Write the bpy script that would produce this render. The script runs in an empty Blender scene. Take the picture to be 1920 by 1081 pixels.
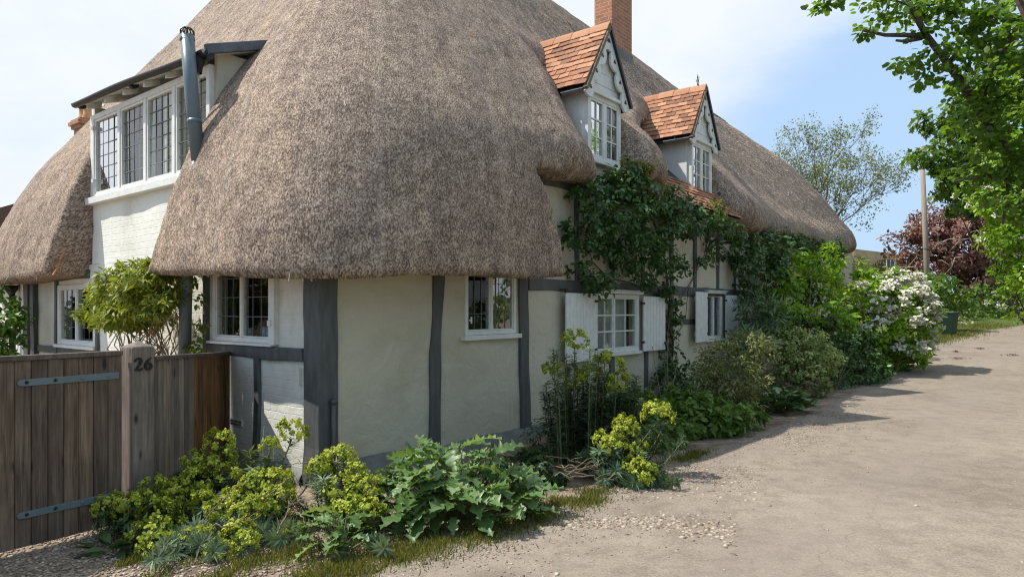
import bpy, bmesh, math, random
import numpy as np
from mathutils import Vector, Matrix, noise

# ------------------------------------------------------------------ camera, sky, sun, exposure
scene = bpy.context.scene
COL = scene.collection
rng = np.random.default_rng(11)
random.seed(5)

CAM_H = 1.7
FPX = 1280.0                 # focal length in pixels of the 1920 px wide photograph
HOR = 578.0                  # horizon row in the photograph
cam_d = bpy.data.cameras.new("camera")
cam_d.sensor_width = 36.0
cam_d.lens = 24.0
cam_d.shift_y = 37.5 / 1920
cam_d.clip_start = 0.05
cam_d.clip_end = 3000
cam = bpy.data.objects.new("camera", cam_d)
COL.objects.link(cam)
cam.location = (0, 0, CAM_H)
cam.rotation_euler = (math.radians(90), 0, 0)
scene.camera = cam

# the cottage's own axes: x runs along the lane front, y along the side wall
C0 = Vector((-1.83, 6.5, 0.0))
ANG = math.atan2(0.782, 0.623)
DX, DY = math.cos(ANG), math.sin(ANG)

SUN_EL = math.radians(54.5)
sl = math.radians(51)
lx, ly = -math.cos(sl), math.sin(sl)
sx, sy = lx * DX - ly * DY, lx * DY + ly * DX
S = Vector((sx * math.cos(SUN_EL), sy * math.cos(SUN_EL), math.sin(SUN_EL)))
sun_d = bpy.data.lights.new("sun", 'SUN')
sun_d.energy = 4.6
sun_d.angle = math.radians(0.55)
sun_d.color = (1.0, 0.95, 0.87)
sun = bpy.data.objects.new("sun", sun_d)
COL.objects.link(sun)
sun.rotation_euler = S.to_track_quat('Z', 'Y').to_euler()
sun.location = (-20, 5, 30)

world = bpy.data.worlds.new("World")
scene.world = world
world.use_nodes = True
nt = world.node_tree
nt.nodes.clear()
wo = nt.nodes.new("ShaderNodeOutputWorld")
bg = nt.nodes.new("ShaderNodeBackground")
bg.inputs[1].default_value = 0.12
sky = nt.nodes.new("ShaderNodeTexSky")
sky.sky_type = 'NISHITA'
sky.sun_disc = False
sky.sun_elevation = SUN_EL
sky.sun_rotation = math.atan2(sx, sy)
sky.air_density = 1.0
sky.dust_density = 1.2
sky.ozone_density = 1.5
tc = nt.nodes.new("ShaderNodeTexCoord")
# thin bright cloud that thins out to open blue low over the lane
mp = nt.nodes.new("ShaderNodeMapping")
mp.inputs['Scale'].default_value = (1.0, 1.0, 2.6)
n1 = nt.nodes.new("ShaderNodeTexNoise")
n1.inputs['Scale'].default_value = 2.3
n1.inputs['Detail'].default_value = 7
n1.inputs['Roughness'].default_value = 0.55
n1.inputs['Distortion'].default_value = 0.35
dist = nt.nodes.new("ShaderNodeVectorMath"); dist.operation = 'DISTANCE'
dist.inputs[1].default_value = Vector((0.47, 0.87, 0.12)).normalized()
mr = nt.nodes.new("ShaderNodeMapRange")
mr.inputs['From Min'].default_value = 0.16
mr.inputs['From Max'].default_value = 0.34
mr.inputs['To Min'].default_value = -0.24
mr.inputs['To Max'].default_value = 0.34
ad = nt.nodes.new("ShaderNodeMath"); ad.operation = 'ADD'
cr = nt.nodes.new("ShaderNodeMapRange")
cr.interpolation_type = 'SMOOTHSTEP'
cr.inputs['From Min'].default_value = 0.36
cr.inputs['From Max'].default_value = 0.90
cr.inputs['To Max'].default_value = 0.98
cr.inputs['To Min'].default_value = 0.06
hz = nt.nodes.new("ShaderNodeMixRGB"); hz.inputs[0].default_value = 0.8; hz.inputs[2].default_value = (3.5, 5.1, 7.3, 1)
mx = nt.nodes.new("ShaderNodeMixRGB")
mx.inputs[2].default_value = (6.35, 6.65, 7.05, 1)
L = nt.links.new
L(tc.outputs['Generated'], mp.inputs[0]); L(mp.outputs[0], n1.inputs['Vector'])
L(tc.outputs['Generated'], dist.inputs[0]); L(dist.outputs['Value'], mr.inputs['Value'])
sp_ = nt.nodes.new("ShaderNodeSeparateXYZ"); L(tc.outputs['Generated'], sp_.inputs[0])
bk = nt.nodes.new("ShaderNodeMapRange"); bk.inputs['From Min'].default_value = -0.35; bk.inputs['From Max'].default_value = 0.25; bk.inputs['To Min'].default_value = -0.42; bk.inputs['To Max'].default_value = 0.0
L(sp_.outputs['Y'], bk.inputs['Value'])
ad0 = nt.nodes.new("ShaderNodeMath"); ad0.operation = 'ADD'; L(bk.outputs[0], ad0.inputs[0]); L(mr.outputs[0], ad0.inputs[1])
L(n1.outputs['Fac'], ad.inputs[0]); L(ad0.outputs[0], ad.inputs[1])
L(ad.outputs[0], cr.inputs['Value']); L(cr.outputs[0], mx.inputs[0])
L(sky.outputs[0], hz.inputs[1]); L(hz.outputs[0], mx.inputs[1]); L(mx.outputs[0], bg.inputs[0]); L(bg.outputs[0], wo.inputs[0])

vs = scene.view_settings
scene.display_settings.display_device = 'sRGB'
vs.view_transform = 'Standard'
vs.look = 'None'
vs.gamma = 1.0
vs.exposure = 0.30
scene.cycles.filter_width = 1.15
scene.cycles.max_bounces = 6
scene.cycles.sample_clamp_indirect = 3.0
scene.cycles.caustics_reflective = False
scene.cycles.caustics_refractive = False
scene.cycles.transparent_max_bounces = 12
try:
    scene.cycles.use_denoising = True
    scene.cycles.denoiser = 'OPENIMAGEDENOISE'
    scene.cycles.denoising_input_passes = 'RGB_ALBEDO_NORMAL'
    scene.cycles.denoising_prefilter = 'NONE'
except Exception:
    pass

# ------------------------------------------------------------------ helpers
def at(px, py, Y):
    """the place Y metres ahead that the photograph shows at this pixel"""
    return Vector(((px - 960) / FPX * Y, Y, CAM_H - (py - HOR) / FPX * Y))

def gz(x, y):
    """height of the ground: level near the cottage, a gentle rise up the lane"""
    t = np.clip((np.asarray(y, float) - 11.0) / 46.0, 0, 1)
    return 1.62 * (1.45 * t - 0.45 * t ** 3) * np.clip((t) * 6, 0, 1)

def on_ground(px, py):
    lo, hi = 1.0, 200.0
    for _ in range(60):
        m = (lo + hi) / 2
        p = at(px, py, m)
        if p.z > float(gz(p.x, p.y)): lo = m
        else: hi = m
    p = at(px, py, lo)
    return Vector((p.x, p.y, float(gz(p.x, p.y))))

def loc(x, y, z):
    """cottage axes -> world"""
    return Vector((C0.x + x * DX - y * DY, C0.y + x * DY + y * DX, z))

def to_loc(p):
    qx, qy = p.x - C0.x, p.y - C0.y
    return Vector((qx * DX + qy * DY, -qx * DY + qy * DX, p.z))

def on_plane(px, py, off):
    """where the view ray meets the vertical plane standing 'off' metres in front of the lane wall (cottage y = -off)"""
    rx, ry, rz = (px - 960) / FPX, 1.0, -(py - HOR) / FPX
    k = -rx * DY + ry * DX
    b = -(-C0.x) * 0 + (C0.x * DY - C0.y * DX)
    Y = (-off - b) / k
    return Vector((rx * Y, Y, CAM_H + rz * Y))

def on_side(px, py, off):
    """same for the side wall (cottage x = -off)"""
    rx, ry, rz = (px - 960) / FPX, 1.0, -(py - HOR) / FPX
    k = rx * DX + ry * DY
    b = -(C0.x * DX + C0.y * DY)
    Y = (-off - b) / k
    return Vector((rx * Y, Y, CAM_H + rz * Y))

def mk(name, V, F, mat, parent=None, smooth=False, rnd=None, uv=None, origin=None, mats=None, midx=None):
    """one mesh object; F is an (n,k) int array or a list of faces"""
    V = np.asarray(V, dtype=np.float32).reshape(-1, 3)
    if origin is not None:
        V = V - np.asarray(origin, dtype=np.float32)
    me = bpy.data.meshes.new(name)
    if isinstance(F, np.ndarray):
        n, k = F.shape
        me.vertices.add(len(V)); me.vertices.foreach_set('co', V.ravel())
        me.loops.add(n * k); me.loops.foreach_set('vertex_index', F.astype(np.int32).ravel())
        me.polygons.add(n); me.polygons.foreach_set('loop_start', np.arange(n, dtype=np.int32) * k)
        try:
            me.polygons.foreach_set('loop_total', np.full(n, k, dtype=np.int32))
        except Exception:
            pass
        me.update(calc_edges=True)
        me.validate()
    else:
        me.from_pydata([tuple(v) for v in V], [], [tuple(f) for f in F])
        bm = bmesh.new(); bm.from_mesh(me)
        bmesh.ops.recalc_face_normals(bm, faces=bm.faces)
        bm.to_mesh(me); bm.free()
    for m in (mats or [mat]):
        me.materials.append(m)
    if midx is not None:
        me.polygons.foreach_set('material_index', np.asarray(midx, dtype=np.int32))
    if smooth:
        me.polygons.foreach_set('use_smooth', np.ones(len(me.polygons), dtype=bool))
    if rnd is not None:
        a = me.attributes.new('rnd', 'FLOAT', 'POINT')
        a.data.foreach_set('value', np.asarray(rnd, dtype=np.float32))
    if uv is not None:
        u = me.uv_layers.new(name='UVMap')
        li = np.zeros(len(me.loops), dtype=np.int32); me.loops.foreach_get('vertex_index', li)
        u.data.foreach_set('uv', np.asarray(uv, dtype=np.float32)[li].ravel())
    o = bpy.data.objects.new(name, me)
    COL.objects.link(o)
    if origin is not None:
        o.location = origin
    if parent is not None:
        o.parent = parent
        if origin is not None: o.location = (0, 0, 0)
    return o

def tag(o, label, cat, group=None):
    o['label'] = label; o['category'] = cat
    if group: o['group'] = group
    return o

def thing(name, label, cat, p=(0, 0, 0), rz=0.0, group=None):
    o = bpy.data.objects.new(name, None)
    o.empty_display_size = 0.2
    COL.objects.link(o)
    o.location = p; o.rotation_euler = (0, 0, rz)
    return tag(o, label, cat, group)

def struct(o):
    o['kind'] = 'structure'; return o

class MB:
    """collects solids for one mesh"""
    def __init__(self):
        self.V, self.F = [], []
    def add(self, vs_, fs):
        n = len(self.V)
        self.V += [tuple(v) for v in vs_]
        self.F += [tuple(i + n for i in f) for f in fs]
        return self
    def box(self, x0, x1, y0, y1, z0, z1, f=None, jit=0.0):
        v = [(x, y, z) for x in (x0, x1) for y in (y0, y1) for z in (z0, z1)]
        if jit: v = [(a + random.uniform(-jit, jit), b + random.uniform(-jit, jit), c + random.uniform(-jit, jit)) for a, b, c in v]
        if f: v = [f(*p) for p in v]
        return self.add(v, [(0, 1, 3, 2), (4, 6, 7, 5), (0, 4, 5, 1), (2, 3, 7, 6), (0, 2, 6, 4), (1, 5, 7, 3)])
    def bar(self, a, b, w, h, up=(0, 0, 1)):
        a, b = Vector(a), Vector(b)
        d = (b - a).normalized(); s = d.cross(Vector(up))
        if s.length < 1e-4: s = d.cross(Vector((1, 0, 0)))
        s.normalize(); u = s.cross(d)
        v = []
        for p in (a, b):
            for q in ((-1, -1), (1, -1), (1, 1), (-1, 1)):
                v.append(p + s * (q[0] * w / 2) + u * (q[1] * h / 2))
        return self.add(v, [(0, 1, 2, 3), (7, 6, 5, 4), (0, 4, 5, 1), (1, 5, 6, 2), (2, 6, 7, 3), (3, 7, 4, 0)])
    def tube(self, pts, r0, r1=None, n=6, caps=True):
        pts = [Vector(p) for p in pts]
        r1 = r0 if r1 is None else r1
        rs = [r0 + (r1 - r0) * i / max(1, len(pts) - 1) for i in range(len(pts))]
        base = len(self.V)
        ref = Vector((0.13, 0.21, 0.97))
        for i, p in enumerate(pts):
            d = (pts[min(i + 1, len(pts) - 1)] - pts[max(i - 1, 0)])
            if d.length < 1e-6: d = Vector((0, 0, 1))
            d.normalize()
            if abs(d.dot(ref)) > 0.95: rf = Vector((1, 0.1, 0))
            else: rf = ref
            s = d.cross(rf).normalized(); u = s.cross(d)
            for k in range(n):
                a = 2 * math.pi * k / n
                self.V.append(tuple(p + s * (math.cos(a) * rs[i]) + u * (math.sin(a) * rs[i])))
        for i in range(len(pts) - 1):
            for k in range(n):
                k2 = (k + 1) % n
                self.F.append((base + i * n + k, base + i * n + k2, base + (i + 1) * n + k2, base + (i + 1) * n + k))
        if caps:
            self.F.append(tuple(base + k for k in range(n))[::-1])
            self.F.append(tuple(base + (len(pts) - 1) * n + k for k in range(n)))
        return self
    def prism(self, poly, ext, f):
        """poly: 2-D outline, ext: (a, b) depth, f(u, v, depth) -> point"""
        n = len(poly)
        v = [f(u, w, ext[0]) for u, w in poly] + [f(u, w, ext[1]) for u, w in poly]
        fs = [tuple(range(n)), tuple(range(2 * n - 1, n - 1, -1))]
        fs += [(i, (i + 1) % n, n + (i + 1) % n, n + i) for i in range(n)]
        return self.add(v, fs)
    def lathe(self, prof, c, n=16):
        base = len(self.V)
        for r, z in prof:
            for k in range(n):
                a = 2 * math.pi * k / n
                self.V.append((c[0] + r * math.cos(a), c[1] + r * math.sin(a), c[2] + z))
        for i in range(len(prof) - 1):
            for k in range(n):
                k2 = (k + 1) % n
                self.F.append((base + i * n + k, base + i * n + k2, base + (i + 1) * n + k2, base + (i + 1) * n + k))
        return self
    def build(self, name, mat, parent=None, smooth=False, bevel=0.0, origin=None, seg=2):
        o = mk(name, self.V, self.F, mat, parent, smooth, origin=origin)
        if bevel:
            m = o.modifiers.new('edge', 'BEVEL'); m.width = bevel; m.segments = seg; m.limit_method = 'ANGLE'
        return o

# ------------------------------------------------------------------ materials
def M(name):
    m = bpy.data.materials.new(name); m.use_nodes = True
    n = m.node_tree.nodes; b = n['Principled BSDF']
    return m, n, m.node_tree.links, b

def ramp(n, stops):
    r = n.new('ShaderNodeValToRGB')
    e = r.color_ramp.elements
    while len(e) < len(stops): e.new(0.5)
    for i, (p, c) in enumerate(stops):
        e[i].position = p; e[i].color = (*c, 1)
    return r

def noise_n(n, l, vec, scale, detail=4, rough=0.55, dist_=0.0):
    t = n.new('ShaderNodeTexNoise')
    t.inputs['Scale'].default_value = scale; t.inputs['Detail'].default_value = detail
    t.inputs['Roughness'].default_value = rough; t.inputs['Distortion'].default_value = dist_
    if vec is not None: l.new(vec, t.inputs['Vector'])
    return t

def coords(n, l, kind='Object', scale=(1, 1, 1)):
    t = n.new('ShaderNodeTexCoord'); m = n.new('ShaderNodeMapping')
    m.inputs['Scale'].default_value = scale
    l.new(t.outputs[kind], m.inputs[0])
    return m.outputs[0]

def bump(n, l, b, h, strength=0.3, dist_=0.02, prev=None):
    k = n.new('ShaderNodeBump'); k.inputs['Strength'].default_value = strength; k.inputs['Distance'].default_value = dist_
    l.new(h, k.inputs['Height'])
    if prev is not None: l.new(prev, k.inputs['Normal'])
    if b is not None: l.new(k.outputs[0], b.inputs['Normal'])
    return k.outputs[0]

def mixc(n, l, fac, a, c, mode='MIX'):
    m = n.new('ShaderNodeMixRGB'); m.blend_type = mode
    for i, v in ((0, fac), (1, a), (2, c)):
        if hasattr(v, 'default_value') or hasattr(v, 'links'): l.new(v, m.inputs[i])
        elif isinstance(v, tuple): m.inputs[i].default_value = (*v, 1)
        else: m.inputs[i].default_value = v
    return m.outputs[0]

def simple(name, c1, c2, scale=8.0, rough=0.7, bs=0.15, bd=0.01, stretch=(1, 1, 1), spec=0.3, metal=0.0):
    m, n, l, b = M(name)
    v = coords(n, l, 'Object', stretch)
    t = noise_n(n, l, v, scale, 6, 0.6)
    r = ramp(n, [(0.3, c1), (0.7, c2)])
    l.new(t.outputs['Fac'], r.inputs[0]); l.new(r.outputs[0], b.inputs['Base Color'])
    b.inputs['Roughness'].default_value = rough
    b.inputs['Specular IOR Level'].default_value = spec
    b.inputs['Metallic'].default_value = metal
    t2 = noise_n(n, l, v, scale * 5, 4, 0.6)
    bump(n, l, b, t2.outputs['Fac'], bs, bd)
    return m

def wall_mat(name, brick, base=(0.70, 0.675, 0.56), dirt=(0.47, 0.43, 0.32)):
    m, n, l, b = M(name)
    v = coords(n, l)
    t = noise_n(n, l, v, 1.3, 7, 0.62, 0.4)
    r = ramp(n, [(0.30, dirt), (0.50, base), (0.75, tuple(min(1, c * 1.07) for c in base))])
    l.new(t.outputs['Fac'], r.inputs[0])
    s = n.new('ShaderNodeSeparateXYZ'); l.new(v, s.inputs[0])
    # splash-back dirt along the foot of the wall, and thin cracks
    mr_ = n.new('ShaderNodeMapRange'); mr_.inputs['From Min'].default_value = 0.1; mr_.inputs['From Max'].default_value = 0.9
    mr_.inputs['To Min'].default_value = 0.45; mr_.inputs['To Max'].default_value = 0.0
    l.new(s.outputs['Z'], mr_.inputs['Value'])
    t3 = noise_n(n, l, v, 4.0, 6, 0.7)
    mu = n.new('ShaderNodeMath'); mu.operation = 'MULTIPLY'; l.new(mr_.outputs[0], mu.inputs[0]); l.new(t3.outputs['Fac'], mu.inputs[1])
    c = mixc(n, l, mu.outputs[0], r.outputs[0], (0.30, 0.31, 0.22))
    fine = noise_n(n, l, v, 38, 5, 0.65)
    med = noise_n(n, l, v, 5.5, 5, 0.6, 0.6)
    if brick:
        cx = n.new('ShaderNodeMath'); cx.operation = 'ADD'; l.new(s.outputs['X'], cx.inputs[0]); l.new(s.outputs['Y'], cx.inputs[1])
        cb = n.new('ShaderNodeCombineXYZ'); l.new(cx.outputs[0], cb.inputs[0]); l.new(s.outputs['Z'], cb.inputs[1])
        wv = noise_n(n, l, v, 3.0, 3, 0.5)
        va = n.new('ShaderNodeVectorMath'); va.operation = 'SCALE'; va.inputs['Scale'].default_value = 0.035
        l.new(wv.outputs['Color'], va.inputs[0])
        vb = n.new('ShaderNodeVectorMath'); vb.operation = 'ADD'; l.new(cb.outputs[0], vb.inputs[0]); l.new(va.outputs[0], vb.inputs[1])
        bt = n.new('ShaderNodeTexBrick'); l.new(vb.outputs[0], bt.inputs['Vector'])
        bt.inputs['Scale'].default_value = 1.0; bt.inputs['Brick Width'].default_value = 0.25; bt.inputs['Row Height'].default_value = 0.083
        bt.inputs['Mortar Size'].default_value = 0.007; bt.inputs['Mortar Smooth'].default_value = 0.7
        iv = n.new('ShaderNodeMath'); iv.operation = 'SUBTRACT'; iv.inputs[0].default_value = 1.0; l.new(bt.outputs['Fac'], iv.inputs[1])
        p = bump(n, l, None, iv.outputs[0], 0.28, 0.012)
        p = bump(n, l, None, med.outputs['Fac'], 0.4, 0.03, p)
        bump(n, l, b, fine.outputs['Fac'], 0.3, 0.006, p)
    else:
        wv = n.new('ShaderNodeTexVoronoi'); wv.feature = 'DISTANCE_TO_EDGE'; wv.inputs['Scale'].default_value = 1.1
        va = n.new('ShaderNodeVectorMath'); va.operation = 'SCALE'; va.inputs['Scale'].default_value = 0.35
        l.new(med.outputs['Color'], va.inputs[0])
        vb = n.new('ShaderNodeVectorMath'); vb.operation = 'ADD'; l.new(v, vb.inputs[0]); l.new(va.outputs[0], vb.inputs[1])
        l.new(vb.outputs[0], wv.inputs['Vector'])
        cm = n.new('ShaderNodeMapRange'); cm.inputs['From Max'].default_value = 0.012; l.new(wv.outputs['Distance'], cm.inputs['Value'])
        p = bump(n, l, None, med.outputs['Fac'], 0.55, 0.05)
        p = bump(n, l, None, cm.outputs[0], 0.22, 0.008, p)
        bump(n, l, b, fine.outputs['Fac'], 0.35, 0.008, p)
    l.new(c, b.inputs['Base Color'])
    b.inputs['Roughness'].default_value = 0.85
    b.inputs['Specular IOR Level'].default_value = 0.2
    return m

m_plaster = wall_mat('plaster', False, (0.57, 0.525, 0.405), (0.48, 0.435, 0.315))
m_brickp = wall_mat('painted_brick', True, (0.78, 0.77, 0.69), (0.62, 0.60, 0.50))
m_timber = simple('painted_timber', (0.068, 0.072, 0.070), (0.125, 0.13, 0.126), 6, 0.55, 0.5, 0.012, (3, 3, 0.6))
m_plinth = simple('plinth_paint', (0.13, 0.135, 0.12), (0.22, 0.22, 0.20), 5, 0.8, 0.6, 0.03)
m_white = simple('white_paint', (0.66, 0.66, 0.61), (0.80, 0.80, 0.76), 9, 0.5, 0.25, 0.004)
m_dormer = simple('dormer_paint', (0.62, 0.62, 0.57), (0.76, 0.76, 0.71), 5, 0.55, 0.25, 0.004)
m_lead = simple('lead_grey', (0.07, 0.085, 0.10), (0.13, 0.15, 0.17), 6, 0.5, 0.3, 0.01)
m_black = simple('black_iron', (0.010, 0.011, 0.012), (0.028, 0.03, 0.032), 12, 0.4, 0.2, 0.004)
m_flue = simple('flue_grey', (0.12, 0.16, 0.175), (0.165, 0.21, 0.225), 3, 0.35, 0.08, 0.004)
m_bar = simple('leaded_bar', (0.10, 0.11, 0.12), (0.20, 0.21, 0.22), 20, 0.5, 0.1, 0.002)
m_room = simple('dark_room', (0.05, 0.045, 0.04), (0.09, 0.08, 0.07), 2, 0.9, 0.1, 0.01)  # the colour itself is dark, so rooms behind glass look unlit
m_curtain = simple('net_curtain', (0.55, 0.56, 0.52), (0.72, 0.72, 0.68), 6, 0.9, 0.3, 0.01, (6, 6, 0.6))
m_cream = simple('cream_blind', (0.62, 0.60, 0.48), (0.72, 0.70, 0.57), 6, 0.6, 0.1, 0.004)
m_moss = simple('mossy_mortar', (0.11, 0.09, 0.055), (0.26, 0.22, 0.16), 14, 0.9, 0.6, 0.02)
m_rust = simple('rusty_iron', (0.05, 0.025, 0.015), (0.12, 0.06, 0.035), 30, 0.8, 0.4, 0.004)

def glass_mat(name, lo_, hi_=0.95):
    m, n, l, b = M(name)
    out = n['Material Output']
    tr = n.new('ShaderNodeBsdfTransparent'); tr.inputs[0].default_value = (0.80, 0.84, 0.82, 1)
    gl = n.new('ShaderNodeBsdfGlossy'); gl.inputs['Roughness'].default_value = 0.015
    v = coords(n, l); t = noise_n(n, l, v, 2.6, 2, 0.5)
    nb = bump(n, l, None, t.outputs['Fac'], 0.10, 0.05); l.new(nb, gl.inputs['Normal'])
    fr = n.new('ShaderNodeFresnel'); fr.inputs[0].default_value = 1.5
    mr_ = n.new('ShaderNodeMapRange'); mr_.inputs['To Min'].default_value = lo_; mr_.inputs['To Max'].default_value = hi_
    l.new(fr.outputs[0], mr_.inputs['Value'])
    mxs = n.new('ShaderNodeMixShader'); l.new(mr_.outputs[0], mxs.inputs[0]); l.new(tr.outputs[0], mxs.inputs[1]); l.new(gl.outputs[0], mxs.inputs[2])
    l.new(mxs.outputs[0], out.inputs[0]); n.remove(b)
    return m
m_glass = glass_mat('window_glass', 0.15)
m_glassd = glass_mat('dim_window_glass', 0.025, 0.28)

def tile_mat():
    m, n, l, b = M('clay_tile')
    a = n.new('ShaderNodeAttribute'); a.attribute_name = 'rnd'
    r = ramp(n, [(0.0, (0.19, 0.088, 0.05)), (0.35, (0.33, 0.145, 0.075)), (0.7, (0.43, 0.195, 0.10)), (1.0, (0.50, 0.27, 0.15))])
    l.new(a.outputs['Fac'], r.inputs[0])
    v = coords(n, l)
    t = noise_n(n, l, v, 9, 6, 0.65)
    f = ramp(n, [(0.50, (0, 0, 0)), (0.74, (0.65, 0.65, 0.65))]); l.new(t.outputs['Fac'], f.inputs[0])
    c = mixc(n, l, f.outputs[0], r.outputs[0], (0.20, 0.16, 0.11))
    l.new(c, b.inputs['Base Color']); b.inputs['Roughness'].default_value = 0.85
    t2 = noise_n(n, l, v, 60, 4, 0.6); bump(n, l, b, t2.outputs['Fac'], 0.4, 0.006)
    return m
m_tile = tile_mat()

def brick_mat():
    m, n, l, b = M('chimney_brick')
    v = coords(n, l)
    s = n.new('ShaderNodeSeparateXYZ'); l.new(v, s.inputs[0])
    cx = n.new('ShaderNodeMath'); cx.operation = 'ADD'; l.new(s.outputs['X'], cx.inputs[0]); l.new(s.outputs['Y'], cx.inputs[1])
    cb = n.new('ShaderNodeCombineXYZ'); l.new(cx.outputs[0], cb.inputs[0]); l.new(s.outputs['Z'], cb.inputs[1])
    bt = n.new('ShaderNodeTexBrick'); l.new(cb.outputs[0], bt.inputs['Vector'])
    bt.inputs['Scale'].default_value = 1.0; bt.inputs['Brick Width'].default_value = 0.225; bt.inputs['Row Height'].default_value = 0.082
    bt.inputs['Mortar Size'].default_value = 0.008; bt.inputs['Mortar Smooth'].default_value = 0.3; bt.inputs['Bias'].default_value = -0.1
    bt.inputs['Color1'].default_value = (0.50, 0.15, 0.06, 1); bt.inputs['Color2'].default_value = (0.13, 0.06, 0.045, 1)
    bt.inputs['Mortar'].default_value = (0.42, 0.36, 0.28, 1)
    t = noise_n(n, l, v, 7, 6, 0.65)
    c = mixc(n, l, 0.5, bt.outputs['Color'], mixc(n, l, t.outputs['Fac'], (0.20, 0.11, 0.07), (0.66, 0.28, 0.13)))
    c2 = mixc(n, l, bt.outputs['Fac'], c, (0.42, 0.36, 0.28))
    l.new(c2, b.inputs['Base Color']); b.inputs['Roughness'].default_value = 0.9
    iv = n.new('ShaderNodeMath'); iv.operation = 'SUBTRACT'; iv.inputs[0].default_value = 1.0; l.new(bt.outputs['Fac'], iv.inputs[1])
    p = bump(n, l, None, iv.outputs[0], 0.8, 0.012)
    t2 = noise_n(n, l, v, 50, 4, 0.6); bump(n, l, b, t2.outputs['Fac'], 0.4, 0.006, p)
    return m
m_brick = brick_mat()

def thatch_mat():
    m, n, l, b = M('reed_thatch')
    uv = n.new('ShaderNodeUVMap'); uv.uv_map = 'UVMap'
    def sc(x, y):
        k = n.new('ShaderNodeMapping'); k.inputs['Scale'].default_value = (x, y, 1); l.new(uv.outputs[0], k.inputs[0]); return k.outputs[0]
    a = n.new('ShaderNodeAttribute'); a.attribute_name = 'rnd'
    straw = noise_n(n, l, sc(70, 16), 1.0, 3, 0.6)
    blot = noise_n(n, l, sc(1, 0.45), 1.3, 6, 0.6, 0.3)
    wv_ = noise_n(n, l, sc(9, 9), 1.0, 2, 0.5)
    wsc = n.new('ShaderNodeVectorMath'); wsc.operation = 'SCALE'; wsc.inputs['Scale'].default_value = 1.1; l.new(wv_.outputs['Color'], wsc.inputs[0])
    wad = n.new('ShaderNodeVectorMath'); wad.operation = 'ADD'; l.new(sc(84, 54), wad.inputs[0]); l.new(wsc.outputs[0], wad.inputs[1])
    end = n.new('ShaderNodeTexVoronoi'); end.inputs['Scale'].default_value = 1.0; l.new(wad.outputs[0], end.inputs['Vector'])
    endc = n.new('ShaderNodeSeparateColor'); l.new(end.outputs['Color'], endc.inputs[0])
    # each straw end its own tone, gaps between them dark
    c0 = ramp(n, [(0.0, (0.028, 0.019, 0.014)), (0.30, (0.15, 0.104, 0.073)), (0.60, (0.34, 0.25, 0.178)), (1.0, (0.68, 0.55, 0.42))])
    mt = n.new('ShaderNodeMath'); mt.operation = 'ADD'; mt.use_clamp = True
    h1 = n.new('ShaderNodeMath'); h1.operation = 'MULTIPLY'; h1.inputs[1].default_value = 0.45; l.new(a.outputs['Fac'], h1.inputs[0])
    h2 = n.new('ShaderNodeMath'); h2.operation = 'MULTIPLY'; h2.inputs[1].default_value = 0.62; l.new(endc.outputs[0], h2.inputs[0])
    l.new(h1.outputs[0], mt.inputs[0]); l.new(h2.outputs[0], mt.inputs[1]); l.new(mt.outputs[0], c0.inputs[0])
    w = ramp(n, [(0.35, (0.84, 0.83, 0.86)), (0.6, (1.0, 0.98, 0.95)), (0.8, (1.10, 1.02, 0.92))]); l.new(blot.outputs['Fac'], w.inputs[0])
    c1 = mixc(n, l, 1.0, c0.outputs[0], w.outputs[0], 'MULTIPLY')
    cmb = noise_n(n, l, sc(7, .45), 1.0, 4, 0.6, 0.2); cr_ = ramp(n, [(.36, (.80, .78, .77)), (.52, (1, 1, 1)), (.68, (1.13, 1.10, 1.05))]); l.new(cmb.outputs['Fac'], cr_.inputs[0])
    c1 = mixc(n, l, 1.0, c1, cr_.outputs[0], 'MULTIPLY')
    # wire netting: two families of slanting lines
    s = n.new('ShaderNodeSeparateXYZ'); l.new(sc(1, 1), s.inputs[0])
    wob = noise_n(n, l, sc(3, 3), 1.0, 2, 0.5)
    fam = []
    for sg in (1, -1):
        q = n.new('ShaderNodeMath'); q.operation = 'MULTIPLY_ADD'; q.inputs[1].default_value = sg * 0.75
        l.new(s.outputs['Y'], q.inputs[0]); l.new(s.outputs['X'], q.inputs[2])
        q1 = n.new('ShaderNodeMath'); q1.operation = 'MULTIPLY_ADD'; q1.inputs[1].default_value = 0.10
        l.new(wob.outputs['Fac'], q1.inputs[0]); l.new(q.outputs[0], q1.inputs[2])
        q2 = n.new('ShaderNodeMath'); q2.operation = 'MULTIPLY'; q2.inputs[1].default_value = 2 * math.pi / 0.052; l.new(q1.outputs[0], q2.inputs[0])
        q3 = n.new('ShaderNodeMath'); q3.operation = 'SINE'; l.new(q2.outputs[0], q3.inputs[0])
        fam.append(q3.outputs[0])
    mm = n.new('ShaderNodeMath'); mm.operation = 'MAXIMUM'; l.new(fam[0], mm.inputs[0]); l.new(fam[1], mm.inputs[1])
    wire = n.new('ShaderNodeMapRange'); wire.inputs['From Min'].default_value = 0.80; wire.inputs['From Max'].default_value = 0.99; l.new(mm.outputs[0], wire.inputs['Value'])
    # lapped seams of the netting run up the slope every 1.7 m or so
    sm = n.new('ShaderNodeMath'); sm.operation = 'PINGPONG'; sm.inputs[1].default_value = 0.86; l.new(s.outputs['X'], sm.inputs[0])
    sm2 = n.new('ShaderNodeMapRange'); sm2.inputs['From Min'].default_value = 0.05; sm2.inputs['From Max'].default_value = 0.012; l.new(sm.outputs[0], sm2.inputs['Value'])
    f1 = n.new('ShaderNodeMath'); f1.operation = 'MULTIPLY'; f1.inputs[1].default_value = 0.22; l.new(wire.outputs[0], f1.inputs[0])
    f2 = n.new('ShaderNodeMath'); f2.operation = 'MULTIPLY'; f2.inputs[1].default_value = 0.13; l.new(sm2.outputs[0], f2.inputs[0])
    c2 = mixc(n, l, f1.outputs[0], c1, (0.30, 0.30, 0.31))
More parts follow.
